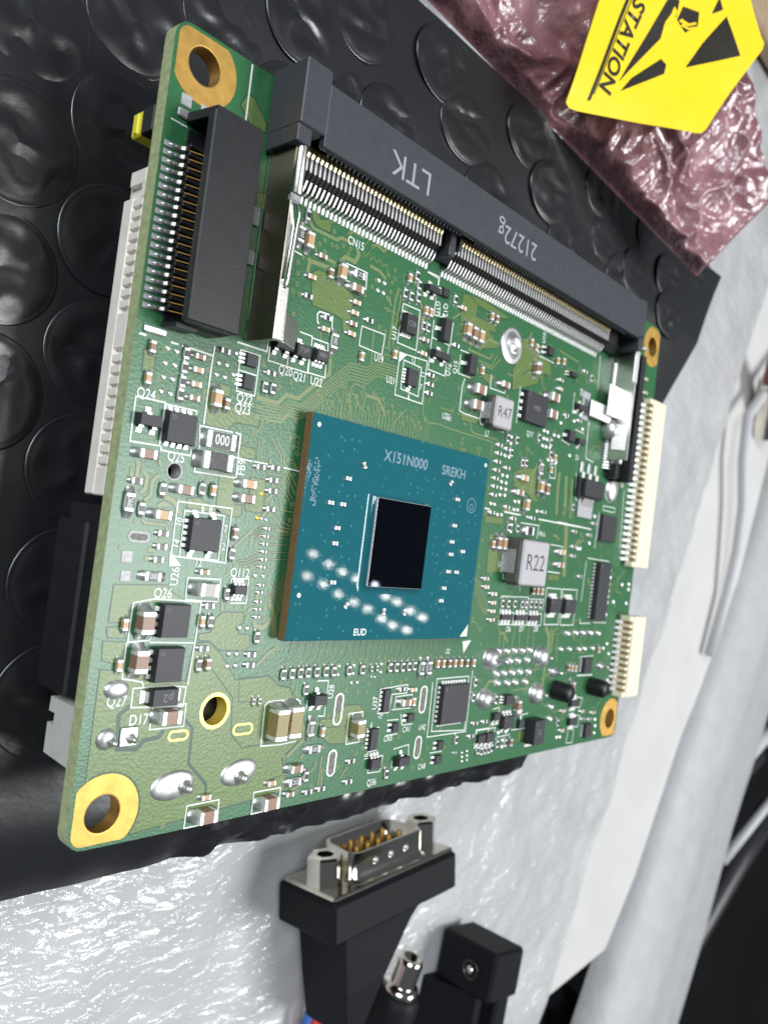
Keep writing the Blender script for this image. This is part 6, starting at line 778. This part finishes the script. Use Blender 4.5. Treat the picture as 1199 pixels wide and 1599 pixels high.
mb = MB(); mb.box(-15.5, 15.5, -.8, 0, -6.25, 6.25, 'nickel', .25); obj('faceplate', mb, ad)
def dshape(w, h, r, n=5):
    sl = .8
    c = [(w/2, h/2), (-w/2, h/2), (-w/2+sl, -h/2), (w/2-sl, -h/2)]; out = []
    for i, (x, z) in enumerate(c):
        a0 = i*90; out += [(x+(-r if x > 0 else r)+r*math.cos(math.radians(a0+90*k/n)), z+(-r if z > 0 else r)+r*math.sin(math.radians(a0+90*k/n))) for k in range(n+1)]
    return out
mb = MB(); O_ = dshape(18.4, 9.0, 1.9); I_ = dshape(17.4, 8.0, 1.6); B0 = dshape(19.6, 10.4, 2.3); n = len(O_)
V = [(x, .0, z) for x, z in B0]+[(x, .9, z) for x, z in O_]+[(x, 4.7, z) for x, z in O_]+[(x, 4.7, z) for x, z in I_]+[(x, .6, z) for x, z in I_]
mb.add(V, [(j*n+i, j*n+(i+1) % n, (j+1)*n+(i+1) % n, (j+1)*n+i) for j in range(4) for i in range(n)], 'nickel', True); sh = obj('plug_shell', mb, ad)
mb = MB(); mb.extrude([(x, z) for x, z in I_], 'y', .3, 1.0, 'hood'); obj('pin_insulator', mb, ad)
mb = MB(); mb.lathe([(.62, 0), (.5, .25), (0, .38)], 'tin', 14); dm = mb.mesh('dimple')
for x in (-4, 0, 4): o = obj('dimple', dm, sh, (x, 2.6, 4.48))
mb = MB(); mb.lathe([(.5, 0), (.5, 3.3), (.35, 3.65), (0, 3.75)], 'gold', 12); pm = mb.mesh('pin')
for i in range(5): o = obj('pin', pm, ad, ((i-2)*2.77, .9, 1.4)); o.rotation_euler = (math.radians(-90), 0, 0)
for i in range(4): o = obj('pin', pm, ad, ((i-1.5)*2.77, .9, -1.4)); o.rotation_euler = (math.radians(-90), 0, 0)
mb = MB(); v = []
hexa = [(3.05*math.cos(math.radians(60*i+30)), 3.05*math.sin(math.radians(60*i+30))) for i in range(6)]
for z, k_ in ((0, 1), (4.5, 1), (4.9, .9)): v += [(x*k_, y*k_, z) for x, y in hexa]
f = [(j*6+i, j*6+(i+1) % 6, (j+1)*6+(i+1) % 6, (j+1)*6+i) for j in range(2) for i in range(6)]
hole = [(1.55*math.cos(math.radians(60*i+30)), 1.55*math.sin(math.radians(60*i+30))) for i in range(6)]
v += [(x, y, 4.9) for x, y in hole]+[(x, y, 1.0) for x, y in hole]
f += [(12+i, 12+(i+1) % 6, 18+(i+1) % 6, 18+i) for i in range(6)]+[(18+i, 18+(i+1) % 6, 24+(i+1) % 6, 24+i) for i in range(6)]+[tuple(24+i for i in range(6))]
mb.add(v, f, 'nickel'); hm = mb.mesh('hex_standoff')
for x in (-12.5, 12.5): o = obj('hex_standoff', hm, ad, (x, 0, .8)); o.rotation_euler = (math.radians(-90), 0, 0)
# second plug, threaded jack and wires at the bottom edge
pl = thing('cable_plug', 'matte black plug housing with a screw hole at the bottom edge', 'plug', (114, -58, -36), (0, 0, math.radians(-8)))
mb = MB(); mb.box(-3, 8, -5, 5, -3, 11, 'hood', .6); mb.box(4, 9, -14, 3, -5, 9, 'hood', .6); obj('plug_block', mb, pl)
mb = MB(); mb.extrude([(-5.5, -5), (5, -5), (5, 6), (-2, 6)], 'y', -34, -5, 'hood'); mb.box(-2, 0, -34, -5, 5, 7.5, 'hood', .3); obj('plug_grip', mb, pl)
mb = MB(); mb.lathe([(2.0, 0), (2.0, .3), (1.5, .3), (1.5, -.1), (0, -.1)], 'labelk', 20); o = obj('screw_hole', mb, pl, (-3.05, -.2, 5.5)); o.rotation_euler = (0, math.radians(-90), 0)
mb = MB(); mb.lathe([(.9, 0), (.8, .5), (0, .6)], 'nickel', 14); o = obj('screw', mb, pl, (-3.1, -.2, 5.5)); o.rotation_euler = (0, math.radians(-90), 0)
jk = thing('threaded_jack', 'small threaded metal jack in a black collar below the adapter', 'jack', (91.5, -55.5, -33), (math.radians(-78), 0, math.radians(-6)))
mb = MB(); pr = []
for i in range(7): pr += [(2.6, i*.75), (2.25, i*.75+.38)]
mb.lathe([(3.4, -1.2), (3.4, -.2)]+pr+[(2.3, 5.4), (1.5, 5.5), (1.5, 3.0), (0, 3.0)], 'nickel', 24); obj('thread', mb, jk)
mb = MB(); mb.lathe([(4.6, -14), (4.6, -3), (4.2, -2.2), (3.8, -1.2), (0, -1.2)], 'hood', 24); obj('collar', mb, jk)
for k_, dx, nm in (('blue', 0, 'blue insulated wire beside the black adapter grip'), ('red', 2.2, 'red insulated wire beside the black adapter grip'), ('red', 4.0, 'second red wire nearest the threaded jack')):
    mb = MB(); mb.tube([(72+dx, -48, -36), (71+dx, -56, -37), (68+dx, -66, -38), (62+dx, -80, -39)], .85, k_, 10); obj('wire', mb, None, label=nm, cat='wire')
# clutter at the right edge
mb = MB(); mb.tube([(330, 150, -38), (285, 110, -38), (258, 88, -38), (258, 72, -38), (263, 56, -38), (265, 40, -39), (266, 24, -41), (258, 2, -42)], 1.8, 'cable', 10); obj('thin_cable', mb, None, label='thin grey cable curving over the white foam at right', cat='cable')
pg = thing('barrel_plug', 'dark barrel plug with reddish end at the right edge', 'plug', (276, 101, -36), (0, math.radians(70), math.radians(140)))
mb = MB(); mb.lathe([(6, -20), (6, 4), (5, 5), (0, 5)], 'nickel', 24); obj('metal_body', mb, pg); mb = MB(); mb.lathe([(4.8, 4.5), (4.8, 14), (4.2, 15), (0, 15)], 'redbrown', 24); obj('red_end', mb, pg)
for i, (p, r, k_, nm) in enumerate([([(420, -60, -70), (380, -75, -72), (340, -95, -80), (300, -130, -90)], 4.5, 'cablek', 'thick black cable nearest the foam bar at lower right'), ([(430, -40, -60), (395, -48, -62), (350, -66, -64), (320, -78, -72)], 3.5, 'cable', 'grey cable crossing the dark corner at lower right'), ([(360, -110, -75), (345, -125, -76), (350, -140, -76), (370, -138, -76), (372, -112, -76)], 1.2, 'cable', 'thin pale wire loop in the dark lower right corner'), ([(250, -150, -80), (235, -125, -70), (205, -108, -64), (170, -102, -62)], 5, 'cablek', 'black cable under the tip of the foam board'), ([(440, -90, -66), (400, -110, -68), (360, -150, -76), (330, -200, -84)], 6, 'cablek', 'fat black cable deepest in the lower right corner'), ([(450, -70, -58), (410, -82, -60), (372, -104, -66)], 2.2, 'cable', 'short grey cable end above the black cables')]):
    mb = MB(); mb.tube(p, r, k_, 12); obj('cable', mb, None, label=nm, cat='cable')
